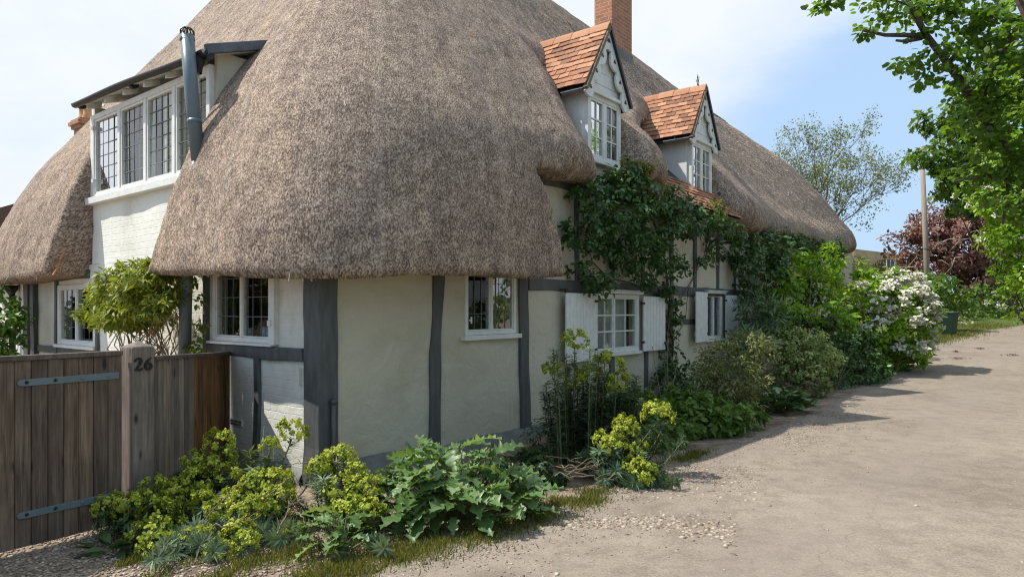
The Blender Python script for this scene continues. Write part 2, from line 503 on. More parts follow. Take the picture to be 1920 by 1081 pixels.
    c3 = mixc(n, l, f2.outputs[0], c2, (0.44, 0.43, 0.43))
    l.new(c3, b.inputs['Base Color'])
    b.inputs['Roughness'].default_value = 0.8; b.inputs['Specular IOR Level'].default_value = 0.25
    p = bump(n, l, None, end.outputs['Distance'], -1.0, 0.03)
    p = bump(n, l, None, straw.outputs['Fac'], 0.9, 0.02, p)
    bump(n, l, b, wire.outputs[0], -0.25, 0.01, p)
    return m
m_thatch = thatch_mat()

def wood_mat(name, c1, c2, c3):
    m, n, l, b = M(name)
    v = coords(n, l)
    a = n.new('ShaderNodeAttribute'); a.attribute_name = 'rnd'
    off = n.new('ShaderNodeVectorMath'); off.operation = 'ADD'; l.new(v, off.inputs[0])
    sc_ = n.new('ShaderNodeMath'); sc_.operation = 'MULTIPLY'; sc_.inputs[1].default_value = 37.0; l.new(a.outputs['Fac'], sc_.inputs[0])
    l.new(sc_.outputs[0], off.inputs[1])
    k = n.new('ShaderNodeMapping'); k.inputs['Scale'].default_value = (14, 14, 0.8); l.new(off.outputs[0], k.inputs[0])
    g = noise_n(n, l, k.outputs[0], 2.2, 6, 0.62, 1.2)
    big = noise_n(n, l, off.outputs[0], 1.6, 5, 0.6)
    r = ramp(n, [(0.30, c1), (0.52, c2), (0.72, c3)]); l.new(g.outputs['Fac'], r.inputs[0])
    tone = ramp(n, [(0.0, (0.62, 0.60, 0.60)), (0.5, (0.95, 0.95, 0.95)), (1.0, (1.25, 1.18, 1.10))]); l.new(a.outputs['Fac'], tone.inputs[0])
    c = mixc(n, l, 1.0, r.outputs[0], tone.outputs[0], 'MULTIPLY')
    st = ramp(n, [(0.40, (0.72, 0.70, 0.68)), (0.62, (1.08, 1.06, 1.04))]); l.new(big.outputs['Fac'], st.inputs[0])
    c = mixc(n, l, 1.0, c, st.outputs[0], 'MULTIPLY')
    # knots
    k2 = n.new('ShaderNodeMapping'); k2.inputs['Scale'].default_value = (7.5, 7.5, 2.6); l.new(off.outputs[0], k2.inputs[0])
    vo = n.new('ShaderNodeTexVoronoi'); vo.inputs['Scale'].default_value = 1.0; l.new(k2.outputs[0], vo.inputs['Vector'])
    kn = n.new('ShaderNodeMapRange'); kn.inputs['From Min'].default_value = 0.08; kn.inputs['From Max'].default_value = 0.17; kn.inputs['To Min'].default_value = 0.85; kn.inputs['To Max'].default_value = 0.0
    l.new(vo.outputs['Distance'], kn.inputs['Value'])
    c = mixc(n, l, kn.outputs[0], c, (0.018, 0.014, 0.012))
    l.new(c, b.inputs['Base Color']); b.inputs['Roughness'].default_value = 0.75; b.inputs['Specular IOR Level'].default_value = 0.25
    bump(n, l, b, g.outputs['Fac'], 0.35, 0.006)
    return m
m_wood = wood_mat('weathered_board', (0.082, 0.060, 0.045), (0.178, 0.134, 0.102), (0.28, 0.222, 0.175))
m_woodw = wood_mat('warm_board', (0.10, 0.048, 0.018), (0.23, 0.118, 0.047), (0.34, 0.185, 0.08))
m_woodg = wood_mat('grey_post', (0.14, 0.115, 0.095), (0.23, 0.19, 0.16), (0.33, 0.285, 0.25))
m_bark = simple('bark', (0.075, 0.055, 0.04), (0.17, 0.13, 0.10), 14, 0.9, 0.8, 0.03, (2, 2, 0.5))
m_stem = simple('woody_stem', (0.15, 0.10, 0.06), (0.30, 0.22, 0.14), 20, 0.8, 0.3, 0.006)
m_gstem = simple('green_stem', (0.13, 0.15, 0.06), (0.22, 0.19, 0.09), 20, 0.7, 0.2, 0.004)
m_pale = simple('dead_branch', (0.34, 0.28, 0.22), (0.48, 0.42, 0.34), 20, 0.8, 0.3, 0.006)
m_pole = simple('pole_wood', (0.23, 0.185, 0.145), (0.38, 0.315, 0.25), 5, 0.85, 0.4, 0.02, (6, 6, 0.4))
m_bin = simple('green_plastic', (0.008, 0.026, 0.015), (0.014, 0.036, 0.022), 4, 0.4, 0.05, 0.004)
m_mug = simple('blue_china', (0.12, 0.19, 0.38), (0.60, 0.66, 0.74), 70, 0.25, 0.02, 0.001)
m_pot = simple('pot_clay', (0.45, 0.25, 0.11), (0.60, 0.37, 0.18), 8, 0.85, 0.3, 0.01)

def leaf_mat(name, stops, trans=0.28, rough=0.45, spec=0.35, tcol=1.5):
    m, n, l, b = M(name)
    out = n['Material Output']
    a = n.new('ShaderNodeAttribute'); a.attribute_name = 'rnd'
    r = ramp(n, stops); l.new(a.outputs['Fac'], r.inputs[0])
    v = coords(n, l); t = noise_n(n, l, v, 30, 3, 0.6)
    tt = ramp(n, [(0.3, (0.8, 0.8, 0.8)), (0.7, (1.15, 1.15, 1.15))]); l.new(t.outputs['Fac'], tt.inputs[0])
    c = mixc(n, l, 1.0, r.outputs[0], tt.outputs[0], 'MULTIPLY')
    l.new(c, b.inputs['Base Color']); b.inputs['Roughness'].default_value = rough; b.inputs['Specular IOR Level'].default_value = spec
    tr = n.new('ShaderNodeBsdfTranslucent')
    c2 = mixc(n, l, 1.0, c, (tcol * 1.15, tcol * 1.1, tcol * 0.45), 'MULTIPLY'); l.new(c2, tr.inputs[0])
    ms = n.new('ShaderNodeMixShader'); ms.inputs[0].default_value = trans
    l.new(b.outputs[0], ms.inputs[1]); l.new(tr.outputs[0], ms.inputs[2]); l.new(ms.outputs[0], out.inputs[0])
    return m
# ------------------------------------------------------------------ the thatched cottage (built in its own axes)
house = thing('thatched_cottage', 'timber framed cream cottage with a deep wire netted thatch beside the lane', 'cottage', C0, ANG)

def sgrid(a0, a1, z0, z1, holes, step=0.14, cuts=()):
    """wall panel split round its openings, fine enough to be uneven"""
    xs = {a0, a1}; zs = {z0, z1}
    for h in holes: xs |= {h[0], h[1]}; zs |= {h[2], h[3]}
    def fill(s):
        s = sorted(s); o = []
        for p, q in zip(s[:-1], s[1:]):
            k = max(1, round((q - p) / step)); o += [p + (q - p) * i / k for i in range(k)]
        return o + [s[-1]]
    xs, zs = fill(xs), fill(zs)
    V, F, idx = [], [], {}
    def vid(i, j):
        if (i, j) not in idx:
            idx[(i, j)] = len(V); V.append((xs[i], zs[j]))
        return idx[(i, j)]
    for i in range(len(xs) - 1):
        for j in range(len(zs) - 1):
            cx, cz = (xs[i] + xs[i + 1]) / 2, (zs[j] + zs[j + 1]) / 2
            if any(h[0] < cx < h[1] and h[2] < cz < h[3] for h in holes): continue
            F.append((vid(i, j), vid(i + 1, j), vid(i + 1, j + 1), vid(i, j + 1)))
    return V, F

def uneven(a, z, seed):
    return 0.028 * noise.noise((a * 0.9, z * 0.9, seed)) + 0.012 * noise.noise((a * 3.1, z * 3.1, seed + 4))

front = lambda a, o, z: (a, -o, z)           # along the lane front: a, outwards o, up z
side = lambda a, o, z: (-o, a, z)            # along the side wall

def wall(name, face, a0, a1, z0, z1, holes, mat, seed):
    V, F = sgrid(a0, a1, z0, z1, holes)
    V3 = []
    for a, z in V:
        edge = any(h[0] - .01 <= a <= h[1] + .01 and h[2] - .01 <= z <= h[3] + .01 for h in holes)
        V3.append(face(a, (0.0 if edge else uneven(a, z, seed)), z))
    F3 = list(F)
    for h in holes:                           # reveals
        n = len(V3)
        q = [(h[0], h[2]), (h[1], h[2]), (h[1], h[3]), (h[0], h[3])]
        V3 += [face(a, 0, z) for a, z in q] + [face(a, -0.16, z) for a, z in q]
        F3 += [(n + i, n + (i + 1) % 4, n + 4 + (i + 1) % 4, n + 4 + i) for i in range(4)]
    return mk(name, V3, F3, mat, house, smooth=True)

FW = [(2.03, 3.0, 1.38, 2.26), (4.95, 6.30, 1.0, 1.93), (9.13, 9.95, 1.08, 2.0)]
wall('front_wall', front, 0.0, 2.62, 0.0, 2.32, [(2.03, 2.62, 1.38, 2.26)], m_plaster, 1.0)
wall('front_wall', front, 2.62, 21.6, 0.0, 3.95, [(2.62, 3.0, 1.38, 2.26)] + FW[1:], m_plaster, 1.0)
SW = [(0.80, 1.97, 1.34, 2.3), (5.30, 6.72, 1.15, 2.06)]
wall('side_wall', side, 0.0, 9.8, -0.05, 2.34, SW, m_brickp, 7.0)
wall('side_wall', side, 2.0, 5.45, 2.34, 3.20, [], m_brickp, 9.0)
mb = MB(); mb.box(21.6, 21.72, 0, 5.4, 0, 4.0); mb.box(0.4, 21.6, 5.3, 5.4, 0, 3.6); mb.box(0.05, 5.4, 9.8, 9.9, 0, 3.0)
mb.build('rear_wall', m_plaster, house)
mb = MB(); mb.box(0.75, 21.4, 0.75, 5.2, 0.02, 3.9); mb.box(0.75, 5.2, 5.21, 9.6, 0.02, 3.2); mb.build('dark_room_fill', m_room, house)
# dark solids fill the house so the rooms behind the openings look unlit

# plinth: uneven painted stones at the foot of the front wall
mb = MB(); V = []; F = []
na = 110
for i in range(na):
    a = 0.02 + i * 0.182
    top = 0.10 + 0.075 * noise.noise((a * 1.1, 3, 1)) + (0.06 if a < 1.3 else 0)
    o = 0.10 + 0.05 * noise.noise((a * 0.9, 8, 2))
    for (oo, zz) in ((-0.05, top + 0.05), (0.02, top + 0.03), (o * 0.8, top - 0.02), (o + 0.03, top - 0.10), (o + 0.06, -0.1)):
        V.append(front(a, oo, zz))
for i in range(na - 1):
    for k in range(4):
        F.append((i * 5 + k, (i + 1) * 5 + k, (i + 1) * 5 + k + 1, i * 5 + k + 1))
mk('plinth', V, F, m_plinth, house, smooth=True)
mb = MB()
for i in range(12):
    mb.box(0.0 + i * 0.2, 0.195 + i * 0.2, 0, 0, 0, 0) if False else None
V = []; F = []
for i in range(30):
    a = 0.2 + i * 0.07; top = 0.12 + 0.04 * noise.noise((a * 2, 1, 5))
    for (oo, zz) in ((-0.03, top + 0.03), (0.05, top), (0.09, top - 0.06), (0.10, -0.1)): V.append(side(a, oo, zz))
for i in range(29):
    for k in range(3): F.append((i * 4 + k, (i + 1) * 4 + k, (i + 1) * 4 + k + 1, i * 4 + k + 1))
mk('plinth', V, F, m_plinth, house, smooth=True)

# timbers: every stick a part of its own, hand-cut so never quite straight
def stick(face, pts, w, name='stud', depth=0.035, across='a', mat=m_timber):
    """pts: (a, z) centre line; w: width (or list)"""
    V, F = [], []
    fine = []
    for (p, q) in zip(pts[:-1], pts[1:]):
        k = max(2, int(math.hypot(q[0] - p[0], q[1] - p[1]) / 0.18))
        fine += [(p[0] + (q[0] - p[0]) * i / k, p[1] + (q[1] - p[1]) * i / k) for i in range(k)]
    fine.append(pts[-1])
    sd = random.uniform(0, 50)
    for i, (a, z) in enumerate(fine):
        g = noise.noise((a * 1.7 + sd, z * 1.7, sd)) * w * 0.16
        g2 = noise.noise((a * 1.7 + sd, z * 1.7, sd + 9)) * w * 0.12
        d = depth + 0.012 * noise.noise((a * 2, z * 2, sd + 3))
        if across == 'a': q = [(a - w / 2 + g, z), (a + w / 2 + g2, z)]
        else: q = [(a, z - w / 2 + g), (a, z + w / 2 + g2)]
        V += [face(q[0][0], -0.05, q[0][1]), face(q[0][0], d, q[0][1]), face(q[1][0], d, q[1][1]), face(q[1][0], -0.05, q[1][1])]
    n = len(fine)
    for i in range(n - 1):
        for k in range(4): F.append((i * 4 + k, (i + 1) * 4 + k, (i + 1) * 4 + (k + 1) % 4, i * 4 + (k + 1) % 4))
    F += [(0, 1, 2, 3), ((n - 1) * 4 + 3, (n - 1) * 4 + 2, (n - 1) * 4 + 1, (n - 1) * 4)]
    o = mk(name, V, F, mat, house)
    m = o.modifiers.new('edge', 'BEVEL'); m.width = 0.008; m.segments = 2
    return o

# big corner post
V, F = [], []
zz = np.linspace(0.0, 2.4, 14)
for z in zz:
    e = 0.015 * noise.noise((0, z * 2, 3))
    x0, x1, y0, y1 = -0.045 + e, 0.185 + e * .6, -0.045 - e, 0.205
    if z < 0.25: x0 -= 0.02
    V += [(x0, y0, z), (x1, y0, z), (x1, y1, z), (x0, y1, z)]
for i in range(len(zz) - 1):
    for k in range(4): F.append((i * 4 + k, i * 4 + (k + 1) % 4, (i + 1) * 4 + (k + 1) % 4, (i + 1) * 4 + k))
F += [(3, 2, 1, 0), tuple((len(zz) - 1) * 4 + k for k in range(4))]
o = mk('corner_post', V, F, m_timber, house); b_ = o.modifiers.new('edge', 'BEVEL'); b_.width = 0.014; b_.segments = 3
stick(front, [(1.60, 2.35), (1.53, 1.2), (1.52, 0.13)], 0.165)
stick(front, [(3.16, 2.3), (3.16, 1.2), (3.21, 0.1)], 0.19)
stick(front, [(3.27, 2.02), (8.0, 2.02), (13.0, 2.03)], 0.17, 'rail', 0.03, 'z')
for (a, z0, z1, w) in ((4.42, 2.11, 3.8, .10), (5.43, 2.11, 3.7, .11), (6.5, 2.11, 3.6, .10), (7.58, 2.11, 3.6, .12), (8.64, 2.11, 3.55, .10), (9.76, 2.11, 3.55, .10), (10.7, 2.11, 3.4, .10),
                      (4.2, .1, .86, .12), (5.45, .1, .95, .13), (6.60, .12, .98, .11), (7.58, .1, 1.94, .13), (10.3, .1, 1.94, .12), (11.5, .1, 1.94, .12)):
    stick(front, [(a, z1), (a + random.uniform(-.03, .03), z0)], w, 'stud', 0.028)
stick(front, [(7.64, 1.46), (9.05, 1.44)], 0.10, 'rail', 0.022, 'z')
stick(front, [(8.68, 3.2), (10.7, 3.18)], 0.08, 'rail', 0.022, 'z')
stick(front, [(2.7, 3.45), (6.0, 3.5)], 0.14, 'wall_plate', 0.03, 'z')
stick(front, [(4.35, 0.9), (4.65, 0.62)], 0.10, 'brace', 0.022)
stick(side, [(0.25, 1.245), (2.15, 1.235)], 0.125, 'rail', 0.03, 'z')
stick(side, [(1.06, 1.18), (1.05, 0.7), (1.10, 0.1)], 0.085)
stick(side, [(2.12, 2.4), (2.12, 0.1)], 0.10)
stick(side, [(5.5, 2.20), (7.6, 2.20)], 0.13, 'wall_plate', 0.03, 'z')
stick(side, [(5.2, 2.2), (5.2, 0.1)], 0.07)
stick(side, [(6.80, 2.2), (6.82, 0.1)], 0.09)
stick(side, [(7.75, 2.3), (7.75, 0)], 0.17, 'post', 0.07)
stick(side, [(8.12, 2.3), (8.15, 0)], 0.20, 'post', 0.05)
stick(side, [(5.2, 1.05), (7.7, 1.05)], 0.10, 'rail', 0.025, 'z')
mb = MB(); mb.tube([(0.10, -0.075, 0.10), (0.10, -0.075, 0.45), (0.10, -0.075, 0.80)], 0.022, n=8); mb.box(0.075, 0.125, -0.105, -0.05, 0.79, 0.83)
mb.build('cable_cover', m_timber, house, True)
# air brick low in the side wall
mb = MB(); mb.box(-0.016, 0.03, 1.36, 1.60, 0.43, 0.50); ab = mb.build('air_brick', m_brickp, house, bevel=0.004)
mb = MB()
for i in range(9):
    for j in range(2): mb.box(-0.019, -0.010, 1.372 + i * 0.026, 1.386 + i * 0.026, 0.438 + j * 0.03, 0.457 + j * 0.03)
mb.build('vent_slot', m_black, ab)
mb = MB(); mb.box(-0.03, 0.03, .30, .315, 0.95, 1.12); mb.box(-0.012, 0.03, .315, .36, 0.965, 0.985); mb.build('wall_tie', m_brickp, house)

# ------------------------------------------------------------------ windows
def casement(face, a0, a1, z0, z1, lights, bars, name='window', mat=m_white, fw=0.055, out=0.02, sill=True, lead=False, mull=None, depth=0.09, curtain=None, trim=0.0, sill_drop=0.05):
    """lights: number of casements, bars: (columns, rows) of panes in each"""
    mb = MB()
    B = lambda x0, x1, o0, o1, q0, q1, t=mb: t.box(x0, x1, o0, o1, q0, q1, face)
    i = 0.0
    B(a0 - trim, a0 + fw, out - depth, out, z0, z1); B(a1 - fw, a1 + trim, out - depth, out, z0, z1)
    B(a0 + fw, a1 - fw, out - depth, out, z1 - fw, z1); B(a0 + fw, a1 - fw, out - depth, out, z0, z0 + fw)
    edges = mull if mull else [a0 + (a1 - a0) * k / lights for k in range(lights + 1)]
    for e in edges[1:-1]: B(e - fw * .42, e + fw * .42, out - depth, out - 0.004, z0 + fw, z1 - fw)
    w = mb.build(name, mat, house, bevel=0.004)
    gb, gl = MB(), MB()
    bw = 0.006 if lead else 0.011
    for k in range(lights):
        b0, b1 = edges[k] + (fw if k == 0 else fw * .42), edges[k + 1] - (fw if k == lights - 1 else fw * .42)
        c0, c1 = z0 + fw, z1 - fw
        st = 0.022 if not lead else 0.018
        for (p, q, r, s_) in ((b0, b0 + st, c0, c1), (b1 - st, b1, c0, c1), (b0 + st, b1 - st, c0, c0 + st), (b0 + st, b1 - st, c1 - st, c1)):
            gb.box(p + .001, q - .001, out - .06, out - .014, r + .001, s_ - .001, face)
        b0 += st; b1 -= st; c0 += st; c1 -= st
        nc, nr = bars
        if not lead:
            for u in range(1, nc):
                x = b0 + (b1 - b0) * u / nc; gb.box(x - bw, x + bw, out - .05, out - .018, c0, c1, face)
            for v in range(1, nr):
                z = c0 + (c1 - c0) * v / nr; gb.box(b0, b1, out - .049, out - .019, z - bw, z + bw, face)
        tl = random.uniform(-0.012, 0.012), random.uniform(-0.01, 0.01)
        base = len(gl.V)
        gl.V += [face(b0, out - .036 + tl[0], c0), face(b1, out - .036 - tl[0], c0), face(b1, out - .036 - tl[0] + tl[1], c1), face(b0, out - .036 + tl[0] + tl[1], c1)]
        gl.F.append((base, base + 1, base + 2, base + 3))
        if lead:
            ld = MB()
            for u in range(1, nc):
                x = b0 + (b1 - b0) * u / nc; ld.box(x - .004, x + .004, out - .040, out - .030, c0, c1, face, jit=0.001)
            for v in range(1, nr):
                z = c0 + (c1 - c0) * v / nr; ld.box(b0, b1, out - .039, out - .029, z - .004, z + .004, face, jit=0.002)
            ld.build('leading', m_bar, w)
    gb.build('casement_frame', mat, w, bevel=0.002)
    gl.build('pane', m_glassd, w)
    if sill:
        s_ = MB(); s_.box(a0 - .06, a1 + .06, -0.06, out + 0.05, z0 - sill_drop, z0 - .002, face); s_.build('sill', mat, w, bevel=0.006)
    if curtain:
        for (x0, x1) in curtain:
            V, F = [], []
            n = 22
            for k in range(n + 1):
                x = x0 + (x1 - x0) * k / n
                o = -0.19 + 0.02 * math.sin(k * 1.9) + 0.01 * math.sin(k * 0.7)
                V += [face(x, o, z0 + .03), face(x, o - .01, (z0 + z1) / 2), face(x, o, z1)]
            for k in range(n):
                F += [(k * 3, k * 3 + 3, k * 3 + 4, k * 3 + 1), (k * 3 + 1, k * 3 + 4, k * 3 + 5, k * 3 + 2)]
            mk('curtain', V, F, m_curtain, w, smooth=True)
    return w

w1 = casement(front, 2.03, 3.0, 1.38, 2.26, 2, (3, 4), lead=True, fw=0.05, sill_drop=0.06)
mb = MB(); mb.tube([(2.09, -0.03, 1.56), (2.09, -0.06, 1.56)], 0.012, n=6); mb.tube([(2.09, -0.06, 1.52), (2.09, -0.06, 1.60)], 0.011, n=6); mb.build('catch', m_white, w1)
w2 = casement(front, 4.95, 6.30, 1.0, 1.93, 2, (2, 3), fw=0.06, mull=[4.95, 5.52, 6.30], curtain=[(4.98, 5.5), (5.52, 6.28)], trim=0.03)
w3 = casement(front, 9.13, 9.95, 1.08, 2.0, 2, (2, 4), lead=True, fw=0.05, curtain=[(9.15, 9.5)], trim=0.03)
for w, a0, a1, z in ((w2, 4.9, 6.36, 1.93), (w3, 9.05, 10.03, 2.0)):
    mb = MB(); mb.box(a0, a1, -0.09, 0.02, z + .003, z + 0.045); mb.box(a0 - .03, a1 + .03, -0.12, 0.02, z + .046, z + .065); mb.build('drip_board', m_white, w, bevel=0.004)
w4 = casement(side, 0.80, 1.97, 1.34, 2.3, 2, (3, 4), lead=True, fw=0.05, out=0.02, sill_drop=0.03)
w5 = casement(side, 5.30, 6.72, 1.15, 2.06, 2, (3, 4), lead=True, fw=0.06, out=0.02, trim=0.03)
mb = MB(); mb.box(-0.05, 0.02, 0.70, 0.79, 1.33, 2.3); mb.box(-0.065, -0.02, 0.74, 0.80, 1.52, 1.58); mb.box(-0.065, -0.02, 0.74, 0.80, 2.15, 2.21); mb.build('hinge_stile', m_white, w4, bevel=0.003)

# plank shutters stand folded back on the wall
def shutter(a0, a1, z0, z1, lift0, lift1, n):
    mb = MB()
    for k in range(n):
        x0, x1 = a0 + (a1 - a0) * k / n, a0 + (a1 - a0) * (k + 1) / n
        f = lambda x, o, z: front(x, o + lift0 + (lift1 - lift0) * (x - a0) / (a1 - a0), z)
        mb.box(x0 + .002, x1 - .002, 0.0, 0.026, z0, z1, f)
    s_ = mb.build('shutter', m_white, house, bevel=0.005)
    lg = MB()
    for z in (z0 + .12, z1 - .16):
        lg.box(a0 + .03, a1 - .03, -0.022, -0.002, z, z + .08, f)
    lg.build('ledge', m_white, s_, bevel=0.003)
    h = MB(); xh = a1 if lift0 > lift1 else a0
    for z in (z0 + .14, z1 - .13):
        h.box(xh - .05, xh + .03, 0.0, 0.034, z, z + .035, f)
    h.build('hinge', m_rust, s_)
    return s_
shutter(3.97, 4.86, 0.93, 1.92, 0.12, 0.06, 9)
shutter(6.38, 7.10, 0.98, 1.90, 0.055, 0.10, 7)
shutter(8.35, 9.06, 1.05, 2.02, 0.13, 0.06, 7)
shutter(10.03, 10.7, 1.07, 1.98, 0.06, 0.10, 7)
mb = MB(); mb.tube([(3.98, -0.13, 1.96), (3.98, -0.02, 1.97)], 0.012, n=5); mb.box(3.96, 4.01, -0.15, -0.12, 1.92, 1.98); mb.build('shutter_stay', m_rust, house)

# ------------------------------------------------------------------ thatch
def thatch():
    # eave line in plan, walked from the far left end round the near corner to the far right end
    def arc(cx, cy, r, a0, a1, n=26):
        return [(cx + r * math.cos(a0 + (a1 - a0) * i / n), cy + r * math.sin(a0 + (a1 - a0) * i / n)) for i in range(n + 1)]
    r1, r2, r3 = 1.3, 1.3, 1.9
    xl, yb, yf, xr = -0.45, 10.35, -0.48, 22.1
    path = [(6.2, yb)] + arc(xl + r1, yb - r1, r1, math.pi / 2, math.pi) + arc(xl + r2, yf + r2, r2, math.pi, 1.5 * math.pi) + arc(xr - r3, yf + r3, r3, -math.pi / 2, 0) + [(xr, 5.8)]
    path = np.array(path); seg = np.hypot(*np.diff(path, axis=0).T); cum = np.concatenate([[0], np.cumsum(seg)])
    Lt = cum[-1]
    du = 0.06; nu = int(Lt / du) + 1
    u = np.linspace(0, Lt, nu)
    E = np.stack([np.interp(u, cum, path[:, 0]), np.interp(u, cum, path[:, 1])], 1)
    # arc marks
    i1 = cum[1 + 13]; i1e = cum[1 + 26]; i2s = cum[1 + 27]; i2 = cum[1 + 27 + 13]; i2e = cum[1 + 27 + 26]; i3s = cum[1 + 54]; i3e = cum[1 + 54 + 26]
    RX = np.interp(u, [0, i1, i2s, i2e, i3s, i3e, Lt], [2.9, 2.9, 2.85, 2.75, 16.7, 17.1, 17.1])
    RY = np.interp(u, [0, i1, i1e, i2s, i2e, i3s, Lt], [7.1, 7.1, 6.9, 2.85, 2.7, 2.65, 2.65])
    k = np.ones(15) / 15
    sm = lambda a: np.convolve(np.pad(a, 7, mode='edge'), k, 'valid')
    kw = np.ones(91) / 91
    smw = lambda a: np.convolve(np.pad(a, 45, mode='edge'), kw, 'valid')
    RX, RY = np.where(u < i2e + 5, smw(RX), sm(RX)), np.where(u < i2e + 5, smw(RY), sm(RY))
    RX, RY = sm(RX), sm(RY)
    ZR = np.interp(u, [0, i1, i2, i2e + 5, i3s - 6, i3s, Lt], [7.9, 8.0, 8.2, 8.1, 7.85, 7.6, 7.55])
    def prof(pts, n):
        p = np.array(pts); d = np.concatenate([[0], np.cumsum(np.hypot(*np.diff(p, axis=0).T))])
        t = np.linspace(0, d[-1], 400)
        o = np.interp(t, d, p[:, 0]); z = np.interp(t, d, p[:, 1])
        kk = np.ones(41) / 41
        o2 = np.convolve(np.pad(o, 20, mode='reflect', reflect_type='odd'), kk, 'valid'); z2 = np.convolve(np.pad(z, 20, mode='reflect', reflect_type='odd'), kk, 'valid')
        tt = np.linspace(0, d[-1], n)
        return np.interp(tt, t, o2), np.interp(tt, t, z2)
    nv = 118
    PL = prof([(-.62, 1.98), (-.55, 2.4), (-.44, 2.9), (-.29, 3.4), (0.0, 4.05), (.5, 4.75), (1.5, 6.25), (2.75, 8.1)], nv)
    PF = prof([(-.62, 1.98), (-.56, 2.6), (-.51, 3.3), (-.42, 3.7), (-.08, 4.2), (.5, 5.0), (1.5, 6.35), (2.75, 8.1)], nv)
    PH = prof([(-.47, 1.98), (-.47, 3.3), (-.45, 3.65), (-.25, 4.35), (.25, 5.3), (1.2, 6.7), (2.75, 8.1)], nv)     # far hip: fuller
    PE = prof([(-.46, 1.98), (-.42, 2.5), (-.2, 3.0), (.3, 3.8), (1.0, 4.85), (1.9, 6.5), (2.75, 8.1)], nv)         # left hip
    wf = np.clip((u - (i2 + 0.6)) / 1.6, 0, 1); wf = wf * wf * (3 - 2 * wf)
    wh = np.clip((u - (i3s - 3.5)) / 4.0, 0, 1); wh = wh * wh * (3 - 2 * wh)
    we = np.clip((i1e + 1.2 - u) / 2.2, 0, 1); we = we * we * (3 - 2 * we)
    o = PL[0][None] * (1 - wf)[:, None] + PF[0][None] * wf[:, None]
    z = PL[1][None] * (1 - wf)[:, None] + PF[1][None] * wf[:, None]
    for w_, P_ in ((wh, PH), (we, PE)):
        o = o * (1 - w_)[:, None] + P_[0][None] * w_[:, None]; z = z * (1 - w_)[:, None] + P_[1][None] * w_[:, None]
    f = (o + .45) / 3.2
    zs = (z - 1.98) / (8.1 - 1.98)
    Z = 1.98 + zs * (ZR - 1.98)[:, None]
    X = E[:, 0][:, None] + (RX - E[:, 0])[:, None] * f
    Y = E[:, 1][:, None] + (RY - E[:, 1])[:, None] * f
    P = np.stack([X, Y, Z], 2)
    side_of = np.where(u < i2, 0, 1)
    # ---- where the thatch ends
    def m_of(P, so):
        x, y, z = P[..., 0], P[..., 1], P[..., 2]
        wav = 0.025 * np.sin(x * 2.3 + y * 1.7) + 0.015 * np.sin(x * 5.1 + y * 4.3 + 1)
        # front
        low = z - (np.interp(x, [0, 3.2], [2.0, 2.10]) + wav * .6)
        xe = np.interp(z, [1.9, 2.1, 2.5, 2.9, 3.2, 3.36, 3.6], [3.26, 3.27, 3.25, 3.14, 2.99, 2.86, 2.74])
        A = np.minimum(low, xe - x)
        zh = np.interp(x, [2.7, 3.5, 4.6, 5.7, 6.2, 6.8, 7.7, 8.3, 9.6, 10.5, 14, 17, 22.4], [3.44, 3.50, 3.54, 3.85, 3.80, 3.82, 3.9, 3.95, 3.55, 3.40, 3.40, 3.46, 3.66])
        mf = np.maximum(A, z - zh - wav)
        for xc, lft in ((5.21, [.80, .76, .64, .42, .36]), (8.91, [2.15, 2.12, 2.0, 1.25, .42])):
            wl = np.interp(z, [3.0, 3.5, 4.5, 5.15, 5.6], lft); wr = np.interp(z, [3.0, 3.6, 4.4, 5.0, 5.6], [0.62, 0.58, 0.55, 0.5, 0.4])
            mf = np.minimum(mf, np.maximum(np.where(x < xc, xc - x - wl, x - xc - wr), z - 5.5))
        # left
        le = z - np.interp(y, [0, 2, 5.4, 8, 11], [2.0, 2.05, 2.16, 2.10, 2.12]) - wav * .6
        yr = np.interp(z, [1.9, 2.15, 2.6, 3.3, 4.0, 4.9], [2.30, 2.30, 2.24, 2.12, 2.02, 2.0])
        yl = np.interp(z, [1.9, 2.3, 2.8, 4.8], [5.62, 5.56, 5.42, 5.38])
        ml = np.minimum(le, np.maximum(np.maximum(yr - y, y - yl), z - 4.86))
        return np.where(so == 0, ml, mf)
    so = np.broadcast_to(side_of[:, None], X.shape)
    # outward normals
    def normals(P):
        du_ = np.gradient(P, axis=0); dv_ = np.gradient(P, axis=1)
        n_ = np.cross(du_, dv_); n_ /= np.maximum(np.linalg.norm(n_, axis=2, keepdims=True), 1e-9)
        return n_
    m0 = m_of(P, so)
    # snap the outside neighbours onto the edge
    inside = m0 > 0
    near = np.zeros_like(inside)
    for a in (-1, 0, 1):
        for b in (-1, 0, 1):
            near |= np.roll(np.roll(inside, a, 0), b, 1)
    ring = near & ~inside
    I, J = np.meshgrid(np.arange(nu), np.arange(nv), indexing='ij')
    FI, FJ = I.astype(float), J.astype(float)
    gi, gj = np.gradient(m0, axis=0), np.gradient(m0, axis=1)
    g2 = gi ** 2 + gj ** 2 + 1e-6
    st_i, st_j = np.clip(-m0 * gi / g2, -1.6, 1.6), np.clip(-m0 * gj / g2, -1.6, 1.6)
    FI = np.where(ring, np.clip(FI + st_i, 0, nu - 1), FI); FJ = np.where(ring, np.clip(FJ + st_j, 0, nv - 1), FJ)
    def bil(A, fi, fj):
        a = np.clip(fi.astype(int), 0, A.shape[0] - 2); b = np.clip(fj.astype(int), 0, A.shape[1] - 2)
        s, t = fi - a, fj - b
        if A.ndim == 3: s, t = s[..., None], t[..., None]
        return A[a, b] * (1 - s) * (1 - t) + A[a + 1, b] * s * (1 - t) + A[a, b + 1] * (1 - s) * t + A[a + 1, b + 1] * s * t
    NB = normals(P)
    P1 = bil(P, FI, FJ); N1 = bil(NB, FI, FJ); N1 /= np.maximum(np.linalg.norm(N1, axis=2, keepdims=True), 1e-9)
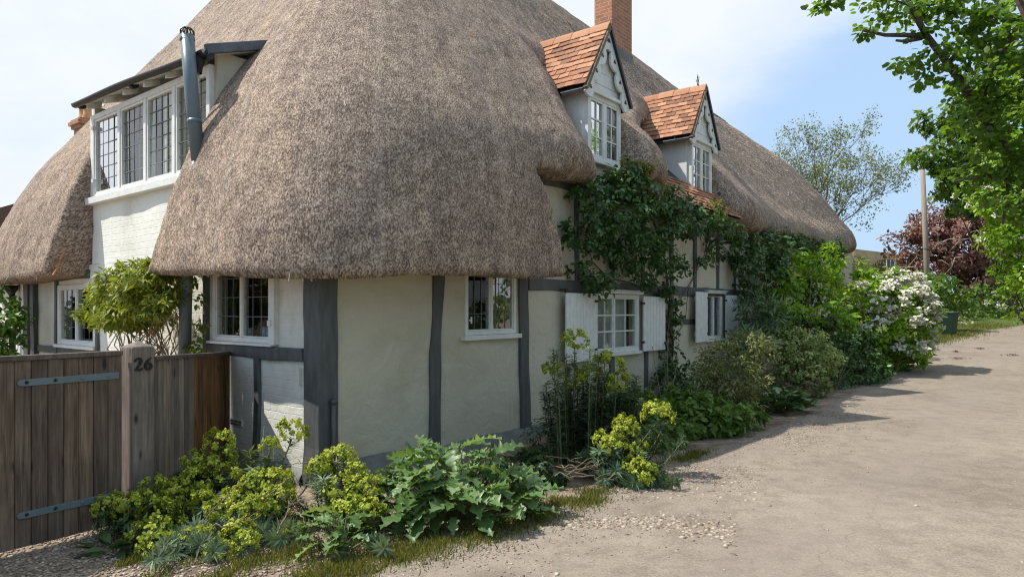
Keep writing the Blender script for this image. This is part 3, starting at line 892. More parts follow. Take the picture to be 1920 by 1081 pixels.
    m1 = np.where(inside, m0, 0.0)
    # gentle lumps of the coat, then the rounded edge
    lum = np.zeros_like(X)
    for i_ in range(nu):
        for j_ in range(0, nv):
            if near[i_, j_]:
                q = P1[i_, j_]
                blg = 0.0
                if side_of[i_]:
                    for (bx_, bz_, wx_, wz_, ba_) in ((3.9, 3.9, .75, .55, .05), (6.3, 4.2, .6, .75, .22), (10.6, 4.1, .9, .8, .16)):
                        blg += ba_ * math.exp(-((q[0] - bx_) / wx_) ** 2 - ((q[2] - bz_) / wz_) ** 2)
                lum[i_, j_] = blg + 0.055 * noise.noise((q[0] * .55, q[1] * .55, q[2] * .5)) + 0.016 * noise.noise((q[0] * 2.7, q[1] * 2.7, q[2] * 2.2))
    R = np.where(so == 0, 0.06, np.where(X > 3.6, 0.25, 0.05))
    mm_ = np.clip(m1 / R, 0, 1)
    roll = R * (1 - np.sqrt(np.clip(1 - (1 - mm_) ** 2, 0, 1)))
    swell = np.where((so == 1) & (X > 3.4), 0.06, 0.015) * np.exp(-((m1 - 0.45) / 0.3) ** 2)
    P2 = P1 + N1 * (lum - roll + swell)[..., None]
    vlen = np.concatenate([[0], np.cumsum(np.linalg.norm(np.diff(P[nu // 2], axis=0), axis=1))])
    UVu, UVv = bil(np.broadcast_to(u[:, None], X.shape).copy(), FI, FJ), bil(np.broadcast_to(vlen[None], X.shape).copy(), FI, FJ)
    # netting narrows with the slope towards the ridge like the coat itself
    keep = (inside[:-1, :-1] | inside[1:, :-1] | inside[1:, 1:] | inside[:-1, 1:])
    vid = -np.ones((nu, nv), int)
    use = np.zeros((nu, nv), bool)
    for a, b in ((0, 0), (1, 0), (1, 1), (0, 1)):
        use[a:nu - 1 + a, b:nv - 1 + b] |= keep
    vid[use] = np.arange(use.sum())
    V = P2[use]; UV = np.stack([UVu[use], UVv[use]], 1)
    ki, kj = np.nonzero(keep)
    F = np.stack([vid[ki, kj], vid[ki + 1, kj], vid[ki + 1, kj + 1], vid[ki, kj + 1]], 1)
    RN = 0.5 + 0.5 * np.array([noise.noise((p[0] * 9, p[1] * 9, p[2] * 9)) for p in V])
    # underside: every open edge runs back under the coat
    ed = {}
    for q in F:
        for a, b in ((q[0], q[1]), (q[1], q[2]), (q[2], q[3]), (q[3], q[0])):
            e = (min(a, b), max(a, b)); ed[e] = None if e in ed else (a, b)
    vn = N1[use]
    hn = vn.copy(); hn[:, 2] = 0; hn /= np.maximum(np.linalg.norm(hn, axis=1, keepdims=True), 1e-6)
    top_ids = set(vid[:, nv - 1].tolist()) | set(vid[0].tolist()) | set(vid[nu - 1].tolist())
    ed = {e: v for e, v in ed.items() if v and not (v[0] in top_ids and v[1] in top_ids)}
    bv = sorted({v for e in ed.values() if e for v in e})
    base = len(V)
    V2 = V[bv] - hn[bv] * 0.62 - vn[bv] * 0.10 + np.array([0, 0, 0.05])
    mp_ = {v: base + i for i, v in enumerate(bv)}
    F2 = np.array([(b, a, mp_[a], mp_[b]) for e in ed.values() if e for a, b in [e]])
    V = np.concatenate([V, V2]); UV = np.concatenate([UV, UV[bv] + np.array([.43, -0.47])]); RN = np.concatenate([RN, RN[bv]])
    F = np.concatenate([F, F2])
    # ---- loose straw ends standing in the coat
    ns = 380000
    fi, fj = rng.uniform(0, nu - 1.01, ns), rng.uniform(0, nv - 1.01, ns) ** 1.0
    p0 = bil(P2, fi, fj); mm2 = bil(m1, fi, fj); ok = bil(inside.astype(float), fi, fj) > 0.7
    wpos = np.array([C0.x, C0.y, 0]) + np.stack([p0[:, 0] * DX - p0[:, 1] * DY, p0[:, 0] * DY + p0[:, 1] * DX, p0[:, 2]], 1)
    dist_ = wpos[:, 1]
    ok &= (rng.uniform(0, 1, ns) < np.clip(11.0 / dist_, 0.25, 1)) & (p0[:, 2] < 7.6)
    fi, fj, p0, mm2, dist_ = fi[ok], fj[ok], p0[ok], mm2[ok], dist_[ok]
    n0 = bil(N1, fi, fj); n0 /= np.linalg.norm(n0, axis=1, keepdims=True)
    dv_ = bil(np.gradient(P2, axis=1), fi, fj); dv_ /= np.maximum(np.linalg.norm(dv_, axis=1, keepdims=True), 1e-9)
    b0 = np.cross(n0, dv_)
    n_ = len(p0)
    lift = rng.uniform(0.06, 0.42, n_)
    d_ = -dv_ + b0 * rng.normal(0, .28, n_)[:, None] + n0 * lift[:, None]
    long_ = rng.uniform(0, 1, n_) < 0.0012
    ln = rng.uniform(0.016, 0.038, n_) * np.clip(dist_ / 9, 0.8, 2.0) * np.where(long_, 5.0, 1)
    wd = rng.uniform(0.004, 0.0075, n_) * np.clip(dist_ / 8, 0.9, 2.4) * np.where(long_, .7, 1)
    sdir = np.cross(d_, n0); sdir /= np.maximum(np.linalg.norm(sdir, axis=1, keepdims=True), 1e-9)
    q0 = p0 - n0 * 0.012
    tip = q0 + d_ * ln[:, None]
    nn = n0 * (wd * .9)[:, None]
    SV = np.stack([q0 - sdir * wd[:, None], q0 + sdir * wd[:, None], tip + sdir * (wd * .8)[:, None], tip - sdir * (wd * .8)[:, None],
                   q0 - nn * 1.5, tip - nn], 1).reshape(-1, 3)
    bi = base + len(V2) + np.arange(n_) * 6
    SF = np.concatenate([np.stack([bi, bi + 1, bi + 2, bi + 3], 1)])
    SR = np.repeat(np.clip(rng.normal(.60, .36, n_) + np.where(long_, .5, 0), 0, 1.4), 6)
    suv = np.stack([np.repeat(bil(UVu, fi, fj), 6), np.repeat(bil(UVv, fi, fj), 6)], 1)
    V = np.concatenate([V, SV]); F = np.concatenate([F, SF]); RN = np.concatenate([RN, SR]); UV = np.concatenate([UV, suv])
    return mk('thatch', V, F, m_thatch, house, smooth=True, rnd=RN, uv=UV), (X, Y, Z)
thatch_o, _ = thatch()
rv_ = [(2.9, 7.1, 8.0), (2.8, 2.78, 8.15), (6.2, 2.7, 8.05), (17.1, 2.65, 7.6), (5.9, 10.3, 2.1), (5.7, 7.1, 3.2), (5.7, 5.5, 3.2), (17.1, 5.7, 3.2), (22.05, 5.8, 2.1)]
mk('rear_thatch', rv_, [(0, 1, 6, 5), (1, 2, 3, 7, 6), (0, 5, 4), (3, 8, 7)], m_thatch, house, rnd=[.5] * 9, uv=[(v[0] + v[1], v[2]) for v in rv_])

# ------------------------------------------------------------------ clay tiles helper
def tiles(name, parent, origin, along, down, nrm, L_, D_, tw=0.165, row=0.10, thick=0.014, skip=None):
    """courses of separate tiles on a slope; origin = upper corner, 'along' the course, 'down' the slope"""
    o, a, d, nn = map(Vector, (origin, along, down, nrm))
    V, F, R_ = [], [], []
    nr = max(1, int(D_ / row))
    for r in range(nr):
        k = 0; x = -(tw / 2 if r % 2 else 0)
        while x < L_ - 0.01:
            x0, x1 = max(0, x), min(L_, x + tw - 0.006)
            x += tw
            if x1 - x0 < 0.02: continue
            if skip and skip((x0 + x1) / 2, r * row): continue
            top, bot = max(0.0, (r - 0.55) * row), (r + 1) * row + random.uniform(-.006, .006)
            lift = 0.022 + random.uniform(-.004, .008); tw_ = random.uniform(-.006, .006)
            t = random.random()
            n = len(V)
            for (dd, h) in ((top, 0.002), (bot, lift)):
                for xx, s_ in ((x0, -1), (x1, 1)):
                    p = o + a * xx + d * dd + nn * (h + s_ * tw_ + 0.016)
                    V += [p, p - nn * thick]
            # order: 0 t x0 top,1 t x0 bot,2 t x1 top,3 t x1 bot,4 b x0 top,5..,6 b x1,7
            F += [(n, n + 2, n + 6, n + 4), (n + 1, n + 5, n + 7, n + 3), (n + 4, n + 6, n + 7, n + 5), (n, n + 4, n + 5, n + 1), (n + 2, n + 3, n + 7, n + 6), (n, n + 1, n + 3, n + 2)]
            R_ += [t] * 8
    return mk(name, [tuple(v) for v in V], F, m_tile, parent, rnd=R_)

# ------------------------------------------------------------------ the two gabled dormers
def dormer(xc, seed):
    random.seed(seed)
    zb, zt, zp = 3.94, 4.94, 6.05
    hw = 0.49
    mb = MB()
    # cheeks and gable boards
    mb.box(xc - hw - .03, xc - hw + .03, 0.062, 1.5, zb - .1, zt + .1); mb.box(xc + hw - .03, xc + hw + .03, 0.062, 1.5, zb - .1, zt + .1)
    d = mb.build('dormer', m_dormer, house)
    for i in range(6):
        z0 = zt + .001 + i * 0.19; z1 = z0 + .185
        w0, w1 = max(0.02, (hw + .13) * (1 - (z0 - zt) / 1.13)), max(0.01, (hw + .13) * (1 - (z1 - zt) / 1.13))
        if i == 0: gb = MB()
        gb.prism([(xc - w0, z0), (xc + w0, z0), (xc + w1, z1), (xc - w1, z1)], (-0.012 - .003 * (i % 2), 0.05), lambda u_, w_, q: (u_, q, w_))
    gb.build('gable_board', m_dormer, d, bevel=0.003)
    # window in the dormer: two casements of six panes
    mb = MB()
    Bx = lambda *q: mb.box(*q)
    mb.box(xc - hw, xc - hw + .07, -.03, .06, zb, zt); mb.box(xc + hw - .07, xc + hw, -.03, .06, zb, zt)
    mb.box(xc - hw + .07, xc + hw - .07, -.03, .06, zt - .07, zt); mb.box(xc - hw + .07, xc + hw - .07, -.03, .06, zb, zb + .06); mb.box(xc - .03, xc + .03, -.026, .06, zb + .06, zt - .07)
    mb.box(xc - hw - .05, xc + hw + .05, -.08, .04, zt + .002, zt + .055)
    wf = mb.build('window_frame', m_dormer, d, bevel=0.004)
    cf, gl = MB(), MB()
    for (b0, b1) in ((xc - hw + .07, xc - .03), (xc + .03, xc + hw - .07)):
        c0, c1 = zb + .06, zt - .07
        for (p, q, r, s_) in ((b0, b0 + .035, c0, c1), (b1 - .035, b1, c0, c1), (b0 + .035, b1 - .035, c0, c0 + .04), (b0 + .035, b1 - .035, c1 - .035, c1)):
            cf.box(p + .001, q - .001, -.022, .03, r + .001, s_ - .001)
        x = (b0 + b1) / 2; cf.box(x - .011, x + .011, -.012, .02, c0 + .04, c1 - .035)
        for v in (1, 2):
            z = c0 + .04 + (c1 - c0 - .075) * v / 3; cf.box(b0 + .035, b1 - .035, -.011, .019, z - .011, z + .011)
        n = len(gl.V); tl = random.uniform(-.012, .012)
        gl.V += [(b0 + .03, .004 + tl, c0 + .03), (b1 - .03, .004 - tl, c0 + .03), (b1 - .03, .004 - tl, c1 - .03), (b0 + .03, .004 + tl, c1 - .03)]; gl.F.append((n, n + 1, n + 2, n + 3))
    cf.build('casement_frame', m_dormer, wf, bevel=0.002); gl.build('pane', m_glass, wf)
    mb = MB(); mb.box(xc - hw + .04, xc + hw - .04, .45, .47, zb, zt); mb.build('curtain', m_curtain if seed == 3 else m_room, wf)  # the second dormer's sheet is coloured dark for an unlit room, no curtain
    mb = MB(); mb.box(xc - hw - .04, xc + hw + .04, -.09, .06, zb - .05, zb - .002); mb.build('sill', m_dormer, wf, bevel=0.006)
    # roof: two tiled slopes, ridge tiles, mossy verge
    ew, ez = 0.69, 4.96
    sl_ = math.hypot(ew, zp - ez); ca, sa = ew / sl_, (zp - ez) / sl_
    under = MB()
    under.add([(xc, -.06, zp - .03), (xc - ew, -.06, ez - .03), (xc - ew, 1.9, ez - .03), (xc, 2.1, zp - .03), (xc + ew, -.06, ez - .03), (xc + ew, 1.9, ez - .03),
               (xc, -.06, zp - .075), (xc - ew, -.06, ez - .075), (xc - ew, 1.9, ez - .075), (xc, 2.1, zp - .075), (xc + ew, -.06, ez - .075), (xc + ew, 1.9, ez - .075)],
              [(0, 3, 2, 1), (0, 4, 5, 3), (6, 7, 8, 9), (6, 9, 11, 10), (1, 2, 8, 7), (4, 10, 11, 5), (0, 1, 7, 6), (0, 6, 10, 4), (2, 3, 9, 8), (3, 5, 11, 9)])
    rf = under.build('roof_deck', m_black, d)  # deck coloured black to give the shaded gap beneath the tile eaves
    tiles('tile_slope', d, (xc, -.11, zp), (0, 1, 0), (-ca, 0, -sa), (-sa, 0, ca), 2.1, sl_ + .03, 0.19, 0.115)
    tiles('tile_slope', d, (xc, -.11, zp), (0, 1, 0), (ca, 0, -sa), (sa, 0, ca), 2.1, sl_ + .03, 0.19, 0.115)
    rv, rf_, rr = [], [], []
    for i in range(6):
        y0, y1 = -.125 + i * .34, -.125 + (i + 1) * .34 - .008
        t = .45 + .5 * random.random(); dz = random.uniform(-.008, .008)
        n = len(rv)
        for y in (y0, y1):
            for (xx, zz_) in ((-.105, -.115), (-.05, -.02), (0, .035), (.05, -.02), (.105, -.115), (.085, -.125), (0, .01), (-.085, -.125)):
                rv.append((xc + xx, y, zp + zz_ + .03 + dz))
        for q in range(8): rf_.append((n + q, n + (q + 1) % 8, n + 8 + (q + 1) % 8, n + 8 + q))
        rf_ += [tuple(n + q for q in range(7, -1, -1)), tuple(n + 8 + q for q in range(8))]
        rr += [t] * 16
    mk('ridge_tile', rv, rf_, m_tile, d, rnd=rr)
    # scalloped bargeboards, thick painted planks
    for sg in (-1, 1):
        up, lowr = [], []
        n = 40
        for i in range(n + 1):
            t = i / n
            px_, pz_ = ew * .98 * t, (zp - .045) - (zp - ez - .0) * t * 1.02
            up.append((px_, pz_))
            ph = (t * 3.0) % 1.0
            wv = 0.105 + 0.10 * abs(math.sin(math.pi * t * 4.0)) ** 0.8
            if t < 0.06: wv = 0.16
            if t > 0.93: wv = 0.20 - 0.10 * ((t - .93) / .07) ** 2
            lowr.append((px_ - wv * sa, pz_ - wv * ca))
        lowr = [(max(0.0, x_), z_) for x_, z_ in lowr]
        V, F = [], []
        for y in (-.095, -.06):
            for (a_, b_) in zip(up, lowr):
                V += [(xc + sg * a_[0], y, a_[1]), (xc + sg * b_[0], y, b_[1])]
        m_ = (n + 1) * 2
        for i in range(n):
            F += [(i * 2, i * 2 + 2, i * 2 + 3, i * 2 + 1), (m_ + i * 2, m_ + i * 2 + 1, m_ + i * 2 + 3, m_ + i * 2 + 2),
                  (i * 2, m_ + i * 2, m_ + i * 2 + 2, i * 2 + 2), (i * 2 + 1, i * 2 + 3, m_ + i * 2 + 3, m_ + i * 2 + 1)]
        F += [(0, 1, m_ + 1, m_), (n * 2, m_ + n * 2, m_ + n * 2 + 1, n * 2 + 1)]
        bd = mk('bargeboard', V, F, m_dormer, d)
        pr = MB()
        for t in (.125, .375, .625, .875):
            cx_, cz_ = ew * .98 * t - .085 * sa, (zp - .045) - (zp - ez) * t * 1.02 - .085 * ca
            for (ax, az) in ((0, .018), (.018, -.010), (-.018, -.010)):
                pr.lathe([(0.001, 0), (0.018, 0), (0.018, .006), (0.001, .006)], (0, 0, 0), 8)
                k = len(pr.V) - 32
                for q in range(k, k + 32):
                    a_, b_, c_ = pr.V[q]; pr.V[q] = (xc + sg * (cx_ + ax) + a_, -.0985 + c_ * .5, cz_ + az + b_)
        pr.build('dark_trefoil_disc', m_black, bd)  # black discs on the face stand in for the dark of pierced holes
        vg = MB()
        for (a_, b_) in zip(up[:-1:4], up[4::4]):
            vg.bar((xc + sg * a_[0], -.105, a_[1] + .03), (xc + sg * b_[0], -.105, b_[1] + .03), .07, .05)
        vg.build('verge', m_moss if sg < 0 else m_black, d)
    return d
dormer(5.21, 3)
d2 = dormer(8.91, 4)
random.seed(9)
mb = MB()
for i in range(5): mb.tube([(8.92 + random.uniform(-.03, .03), .05 + random.uniform(-.03, .03), 6.08), (8.92 + random.uniform(-.05, .05), .05 + random.uniform(-.05, .05), 6.22 + random.uniform(0, .1))], .006, n=4)
mb.build('wire_finial', m_lead, d2)

# tiled skirt below the dormers
sl_ = math.hypot(.5, .5)
tiles('tile_skirt', house, (5.95, 0.10, 4.12), (1, 0, 0), (0, -.70, -.714), (0, -.714, .70), 3.85, .88, 0.18, 0.11)
mb = MB(); mb.add([(6.2, .10, 4.09), (8.42, .10, 4.09), (8.42, 1.5, 5.4), (6.2, 1.5, 5.4), (6.2, .14, 4.05), (8.42, .14, 4.05), (8.42, 1.54, 5.36), (6.2, 1.54, 5.36)], [(0, 1, 2, 3), (7, 6, 5, 4), (0, 4, 5, 1), (1, 5, 6, 2), (2, 6, 7, 3), (3, 7, 4, 0)]); mb.build('valley_boarding', m_black, house)
mb = MB(); mb.add([(5.85, .03, 4.03), (9.8, .03, 4.03), (9.8, -.50, 3.49), (5.85, -.50, 3.49), (5.85, .03, 3.99), (9.8, .03, 3.99), (9.8, -.50, 3.45), (5.85, -.50, 3.45)],
                  [(0, 1, 2, 3), (7, 6, 5, 4), (0, 4, 5, 1), (1, 5, 6, 2), (2, 6, 7, 3), (3, 7, 4, 0)]); mb.build('skirt_boarding', m_black, house)

# ------------------------------------------------------------------ brick chimney on the ridge
mb = MB(); mb.box(9.42, 10.34, 2.3, 2.76, 7.0, 10.2); ch = mb.build('chimney', m_brick, house, bevel=0.006)
mb = MB(); mb.box(9.39, 10.37, 2.27, 2.79, 7.0, 7.62); mb.build('mortar_fillet', m_plinth, ch, bevel=0.02)
mb = MB()
for k, (e, z0, z1) in enumerate(((.05, 10.2, 10.29), (.1, 10.29, 10.38), (.05, 10.38, 10.46))): mb.box(9.42 - e, 10.34 + e, 2.3 - e, 2.76 + e, z0, z1)
mb.build('corbel', m_brick, ch)
# smaller stack with two pots behind the left end of the roof
pc = to_loc(at(160, 262, 17.0))
mb = MB(); mb.box(pc.x - .17, pc.x + .17, pc.y - .24, pc.y + .24, 4.0, pc.z + .25)
for e, z0, z1 in ((.05, .25, .33), (.10, .33, .42), (.06, .42, .47)): mb.box(pc.x - .17 - e, pc.x + .17 + e, pc.y - .24 - e, pc.y + .24 + e, pc.z + z0, pc.z + z1)
c2_ = mb.build('chimney', m_brick, house)
for dy in (-.13, .13):
    mb = MB(); mb.lathe([(.11, .47), (.12, .55), (.095, .6), (.09, .80), (.115, .82), (.115, .87), (.09, .87), (.085, .6)], (pc.x, pc.y + dy, pc.z), 14); mb.build('chimney_pot', m_pot, c2_, True)

# ------------------------------------------------------------------ long catslide dormer on the side wall
mb = MB()
fr = side
Bm = lambda x0, x1, o0, o1, z0, z1: mb.box(x0, x1, o0, o1, z0, z1, side)
edges = [2.10, 2.90, 3.68, 4.47, 5.30]
zs0, zs1 = 3.28, 4.47
Bm(2.02, 2.10, -.10, .03, zs0, zs1); Bm(5.30, 5.42, -.10, .03, zs0, zs1)
Bm(2.10, 5.30, -.10, .03, zs1 - .07, zs1); Bm(2.10, 5.30, -.10, .03, zs0, zs0 + .05)
for e in edges[1:-1]: Bm(e - .035, e + .035, -.10, .026, zs0 + .05, zs1 - .07)
long_d = mb.build('window', m_white, house, bevel=0.004)
cf, gl = MB(), MB()
for k in range(4):
    b0, b1 = edges[k] + (.0 if k == 0 else .035), edges[k + 1] - (.0 if k == 3 else .035)
    c0, c1 = zs0 + .05, zs1 - .07
    tilt = 0.0
    f = side
    if k == 3: f = lambda a, o, z, b0=b0: side(a, o + 0.12 * (1 - (a - b0) / .8) * 0 + .0, z)
    for (p, q, r, s_) in ((b0, b0 + .035, c0, c1), (b1 - .035, b1, c0, c1), (b0 + .035, b1 - .035, c0, c0 + .035), (b0 + .035, b1 - .035, c1 - .035, c1)):
        cf.box(p + .001, q - .001, -.04, .012, r + .001, s_ - .001, f)
    b0 += .035; b1 -= .035; c0 += .035; c1 -= .035
    n = len(gl.V); t1, t2 = random.uniform(-.015, .015), random.uniform(-.015, .015)
    gl.V += [f(b0, -.02 + t1, c0), f(b1, -.02 - t1, c0), f(b1, -.02 + t2, c1), f(b0, -.02 - t2, c1)]; gl.F.append((n, n + 1, n + 2, n + 3))
    ld = MB()
    for u_ in range(1, 4):
        x = b0 + (b1 - b0) * u_ / 4; ld.box(x - .004, x + .004, -.026, -.014, c0, c1, f, jit=.002)
    for v_ in range(1, 6):
        z = c0 + (c1 - c0) * v_ / 6; ld.box(b0, b1, -.025, -.013, z - .004, z + .004, f, jit=.003)
    ld.build('leading', m_bar, long_d)
cf.build('casement_frame', m_white, long_d, bevel=.002); mk('pane', gl.V, gl.F, None, long_d, mats=[m_glassd, m_glass], midx=[0, 0, 0, 1])
mb = MB()
for z in (3.5, 4.25): mb.box(5.27, 5.34, .012, .05, z, z + .05, side)
mb.build('hinge', m_white, long_d)
mb = MB(); mb.box(1.95, 5.58, -.08, .10, 3.18, 3.276, side); mb.build('sill', m_white, long_d, bevel=.008)
# slatted shutters inside two of the lights, and a net curtain
for (x0, x1) in ((2.14, 2.86), (2.95, 3.34)):
    mb = MB(); mb.box(x0, x0 + .05, -.115, -.075, 3.33, 4.38, side); mb.box(x1 - .05, x1, -.115, -.075, 3.33, 4.38, side)
    for i in range(14):
        z = 3.36 + i * .073; mb.add([side(x0 + .05, -.125, z), side(x1 - .05, -.125, z), side(x1 - .05, -.065, z + .055), side(x0 + .05, -.065, z + .055), side(x0 + .05, -.131, z + .006), side(x1 - .05, -.131, z + .006), side(x1 - .05, -.071, z + .061), side(x0 + .05, -.071, z + .061)],
                                       [(0, 1, 2, 3), (7, 6, 5, 4), (0, 4, 5, 1), (3, 2, 6, 7), (0, 3, 7, 4), (1, 5, 6, 2)])
    mb.build('louvre_blind', m_cream, long_d)
V, F = [], []
for k in range(17):
    x = 3.30 + .32 * k / 16; o = -.2 + .02 * math.sin(k * 1.7); V += [side(x, o, 3.33), side(x, o, 4.4)]
for k in range(16): F.append((k * 2, k * 2 + 2, k * 2 + 3, k * 2 + 1))
mk('curtain', V, F, m_curtain, long_d, smooth=True)
mb = MB(); mb.box(2.0, 5.4, -.75, -.70, 3.1, 4.6, side); mb.box(2.0, 5.4, -.70, -.10, 3.10, 3.16, side); mb.build('dark_room_fill', m_room, house)  # dark back and floor panels give the long window an unlit room
# cheeks
mb = MB(); mb.box(0.03, 0.62, 1.96, 2.02, 2.4, 4.62); mb.build('cheek', m_plaster, house)
mb = MB(); mb.box(0.03, 0.7, 5.42, 5.47, 2.3, 4.62); mb.build('cheek', m_plaster, house)
# low roof with rafter feet, lead edge and gutter
mb = MB(); mb.add([side(1.90, .145, 4.50), side(5.46, .145, 4.60), side(5.46, -1.1, 5.02), side(1.90, -1.1, 4.95), side(1.90, .145, 4.545), side(5.46, .145, 4.645), side(5.46, -1.1, 5.07), side(1.90, -1.1, 5.0)],
                  [(0, 1, 2, 3), (7, 6, 5, 4), (0, 4, 5, 1), (1, 5, 6, 2), (2, 6, 7, 3), (3, 7, 4, 0)]); mb.build('dormer_roof', m_white, house)
mb = MB(); mb.add([side(1.84, .155, 4.55), side(5.49, .155, 4.65), side(5.49, -1.1, 5.075), side(1.84, -1.1, 5.005), side(1.84, .155, 4.575), side(5.49, .155, 4.675), side(5.49, -1.1, 5.11), side(1.84, -1.1, 5.04)],
                  [(0, 1, 2, 3), (7, 6, 5, 4), (0, 4, 5, 1), (1, 5, 6, 2), (2, 6, 7, 3), (3, 7, 4, 0)]); mb.build('lead_sheet', m_lead, house)
mb = MB(); mb.bar(side(1.835, .17, 4.55), side(1.835, -.75, 4.885), .05, .11); mb.build('lead_flashing', m_lead, house, bevel=.012)
for a in (2.25, 2.85, 3.45, 4.05, 4.65, 5.25):
    mb = MB(); z = 4.50 + (a - 1.9) * .0266; mb.add([side(a - .03, .13, z - .07), side(a + .03, .13, z - .07), side(a + .03, -.05, z - .01), side(a - .03, -.05, z - .01), side(a - .03, .13, z - .005), side(a + .03, .13, z - .005), side(a + .03, -.05, z + .075), side(a - .03, -.05, z + .075)],
                              [(0, 1, 2, 3), (7, 6, 5, 4), (0, 4, 5, 1), (1, 5, 6, 2), (2, 6, 7, 3), (3, 7, 4, 0)]); mb.build('rafter_foot', m_white, house)
# half-round gutter
V, F = [], []
n = 30
for i in range(n + 1):
    a = 1.78 + (5.50 - 1.78) * i / n; zc = 4.515 + (a - 1.78) * .030 + .012 * math.sin(a * 2.0)
    for k in range(9):
        t = math.pi + math.pi * k / 8; V.append(side(a, .20 + .052 * math.cos(t), zc + .052 * math.sin(t)))
    for k in range(9):
        t = 2 * math.pi - math.pi * k / 8; V.append(side(a, .20 + .045 * math.cos(t), zc + .045 * math.sin(t) + .002))
for i in range(n):
    for k in range(18): F.append((i * 18 + k, i * 18 + (k + 1) % 18, (i + 1) * 18 + (k + 1) % 18, (i + 1) * 18 + k))
F += [tuple(range(18)), tuple(n * 18 + k for k in range(18))]
gut = mk('gutter', V, F, m_black, house, smooth=True)
for a in (1.85, 3.75, 5.45):
    mb = MB(); zc = 4.515 + (a - 1.78) * .030; mb.tube([side(a - .03, .13, zc - .010), side(a + .03, .13, zc - .010)], .060, n=12); mb.build('gutter_joint', m_black, gut)
mb = MB(); mb.lathe([(.045, -.20), (.05, -.14), (.075, -.08), (.08, -.02), (.08, 0.0)], side(1.95, .20, 4.50), 12); mb.build('hopper', m_black, gut, True)
mb = MB(); mb.tube([side(1.96, .20, 4.33), side(2.03, .17, 4.05), side(2.13, .14, 3.6), side(2.15, .12, 3.3)], .024, n=8); mb.build('downpipe', m_cream, house, True)
# flue pipe in two lengths, the lower hidden in the eave
fp = lambda x, y, o: to_loc(on_side(x, y, o))
mb = MB(); mb.tube([fp(346, 700, .24), fp(349, 520, .24), fp(362, 380, .24), fp(372, 300, .26)], .070, n=20); fl = mb.build('flue_pipe', m_flue, house, True)
mb = MB(); mb.tube([fp(372, 302, .26), fp(358, 160, .31), fp(351, 66, .34)], .072, n=20); mb.build('flue_length', m_flue, fl, True)
for (x, y, o, dy) in ((351.5, 78, .335, -8), (365, 232, .285, -7)):
    mb = MB(); mb.tube([fp(x, y, o), fp(x - .4, y + dy, o)], .078, n=20); mb.build('flue_collar', m_flue, fl, True)
mb = MB(); ft = fp(351, 66, .34)
for i in range(12):
    t = 2 * math.pi * i / 12; r = .07
    k_ = lambda q, h: (ft.x + r * q * math.cos(t), ft.y + r * q * math.sin(t), ft.z + h)
    mb.tube([k_(1, 0), k_(1, .045), k_(.6, .075), k_(0, .085)], .006, n=4)
mb.build('bird_cage', m_black, fl)
# stray hip tile where the left coat meets the brick
tiles('hip_tile', house, (-0.28, 5.50, 2.60), (0, 1, 0), (-.35, -.12, -.93), (-.93, 0, .35), .34, .5, .17, .12)
# black downpipe by the doorway at the far left
mb = MB(); mb.tube([side(8.6, .12, 1.98), side(8.6, .10, 1.9), side(8.62, .10, .05)], .05, n=12); mb.lathe([(.05, 1.95), (.10, 2.02), (.11, 2.10), (.09, 2.10)], side(8.6, .12, 0), 12)
mb.build('downpipe', m_black, house, True)
# ------------------------------------------------------------------ ground and lane
def lane_left(t):
    """left edge of the lane: cottage-axis distance in front of the wall at x = t"""
    return np.interp(t, [-14, -3, -1.5, 0, 2, 5, 9, 14, 20, 30, 45, 70], [2.3, 2.3, 2.25, 2.2, 2.35, 2.5, 2.55, 2.4, 2.55, 3.1, 3.6, 3.6])

def ground_mat():
    m, n, l, b = M('earth_and_gravel')
    v = coords(n, l)
    big = noise_n(n, l, v, .8, 6, .62, .3); fine = noise_n(n, l, v, 55, 4, .7); med = noise_n(n, l, v, 9, 5, .65)
    r = ramp(n, [(.30, (.15, .11, .08)), (.5, (.27, .21, .155)), (.7, (.42, .345, .265))]); l.new(med.outputs['Fac'], r.inputs[0])
    r2 = ramp(n, [(.32, (.62, .6, .58)), (.5, (1, 1, 1)), (.68, (1.35, 1.32, 1.25))]); l.new(fine.outputs['Fac'], r2.inputs[0])
    c = mixc(n, l, 1.0, r.outputs[0], r2.outputs[0], 'MULTIPLY')
    g = ramp(n, [(.48, (0, 0, 0)), (.62, (.7, .7, .7))]); l.new(big.outputs['Fac'], g.inputs[0])
    c = mixc(n, l, g.outputs[0], c, (.115, .085, .06))
    sy_ = n.new('ShaderNodeSeparateXYZ'); l.new(v, sy_.inputs[0])
    fg = n.new('ShaderNodeMapRange'); fg.inputs['From Min'].default_value = 17; fg.inputs['From Max'].default_value = 24; l.new(sy_.outputs['Y'], fg.inputs['Value'])
    gr_ = ramp(n, [(.3, (.05, .075, .018)), (.7, (.11, .14, .03))]); l.new(med.outputs['Fac'], gr_.inputs[0])
    c = mixc(n, l, fg.outputs[0], c, gr_.outputs[0])
    l.new(c, b.inputs['Base Color']); b.inputs['Roughness'].default_value = .95; b.inputs['Specular IOR Level'].default_value = .15
    p = bump(n, l, None, med.outputs['Fac'], .5, .03); bump(n, l, b, fine.outputs['Fac'], .7, .015, p)
    return m
m_ground = ground_mat()

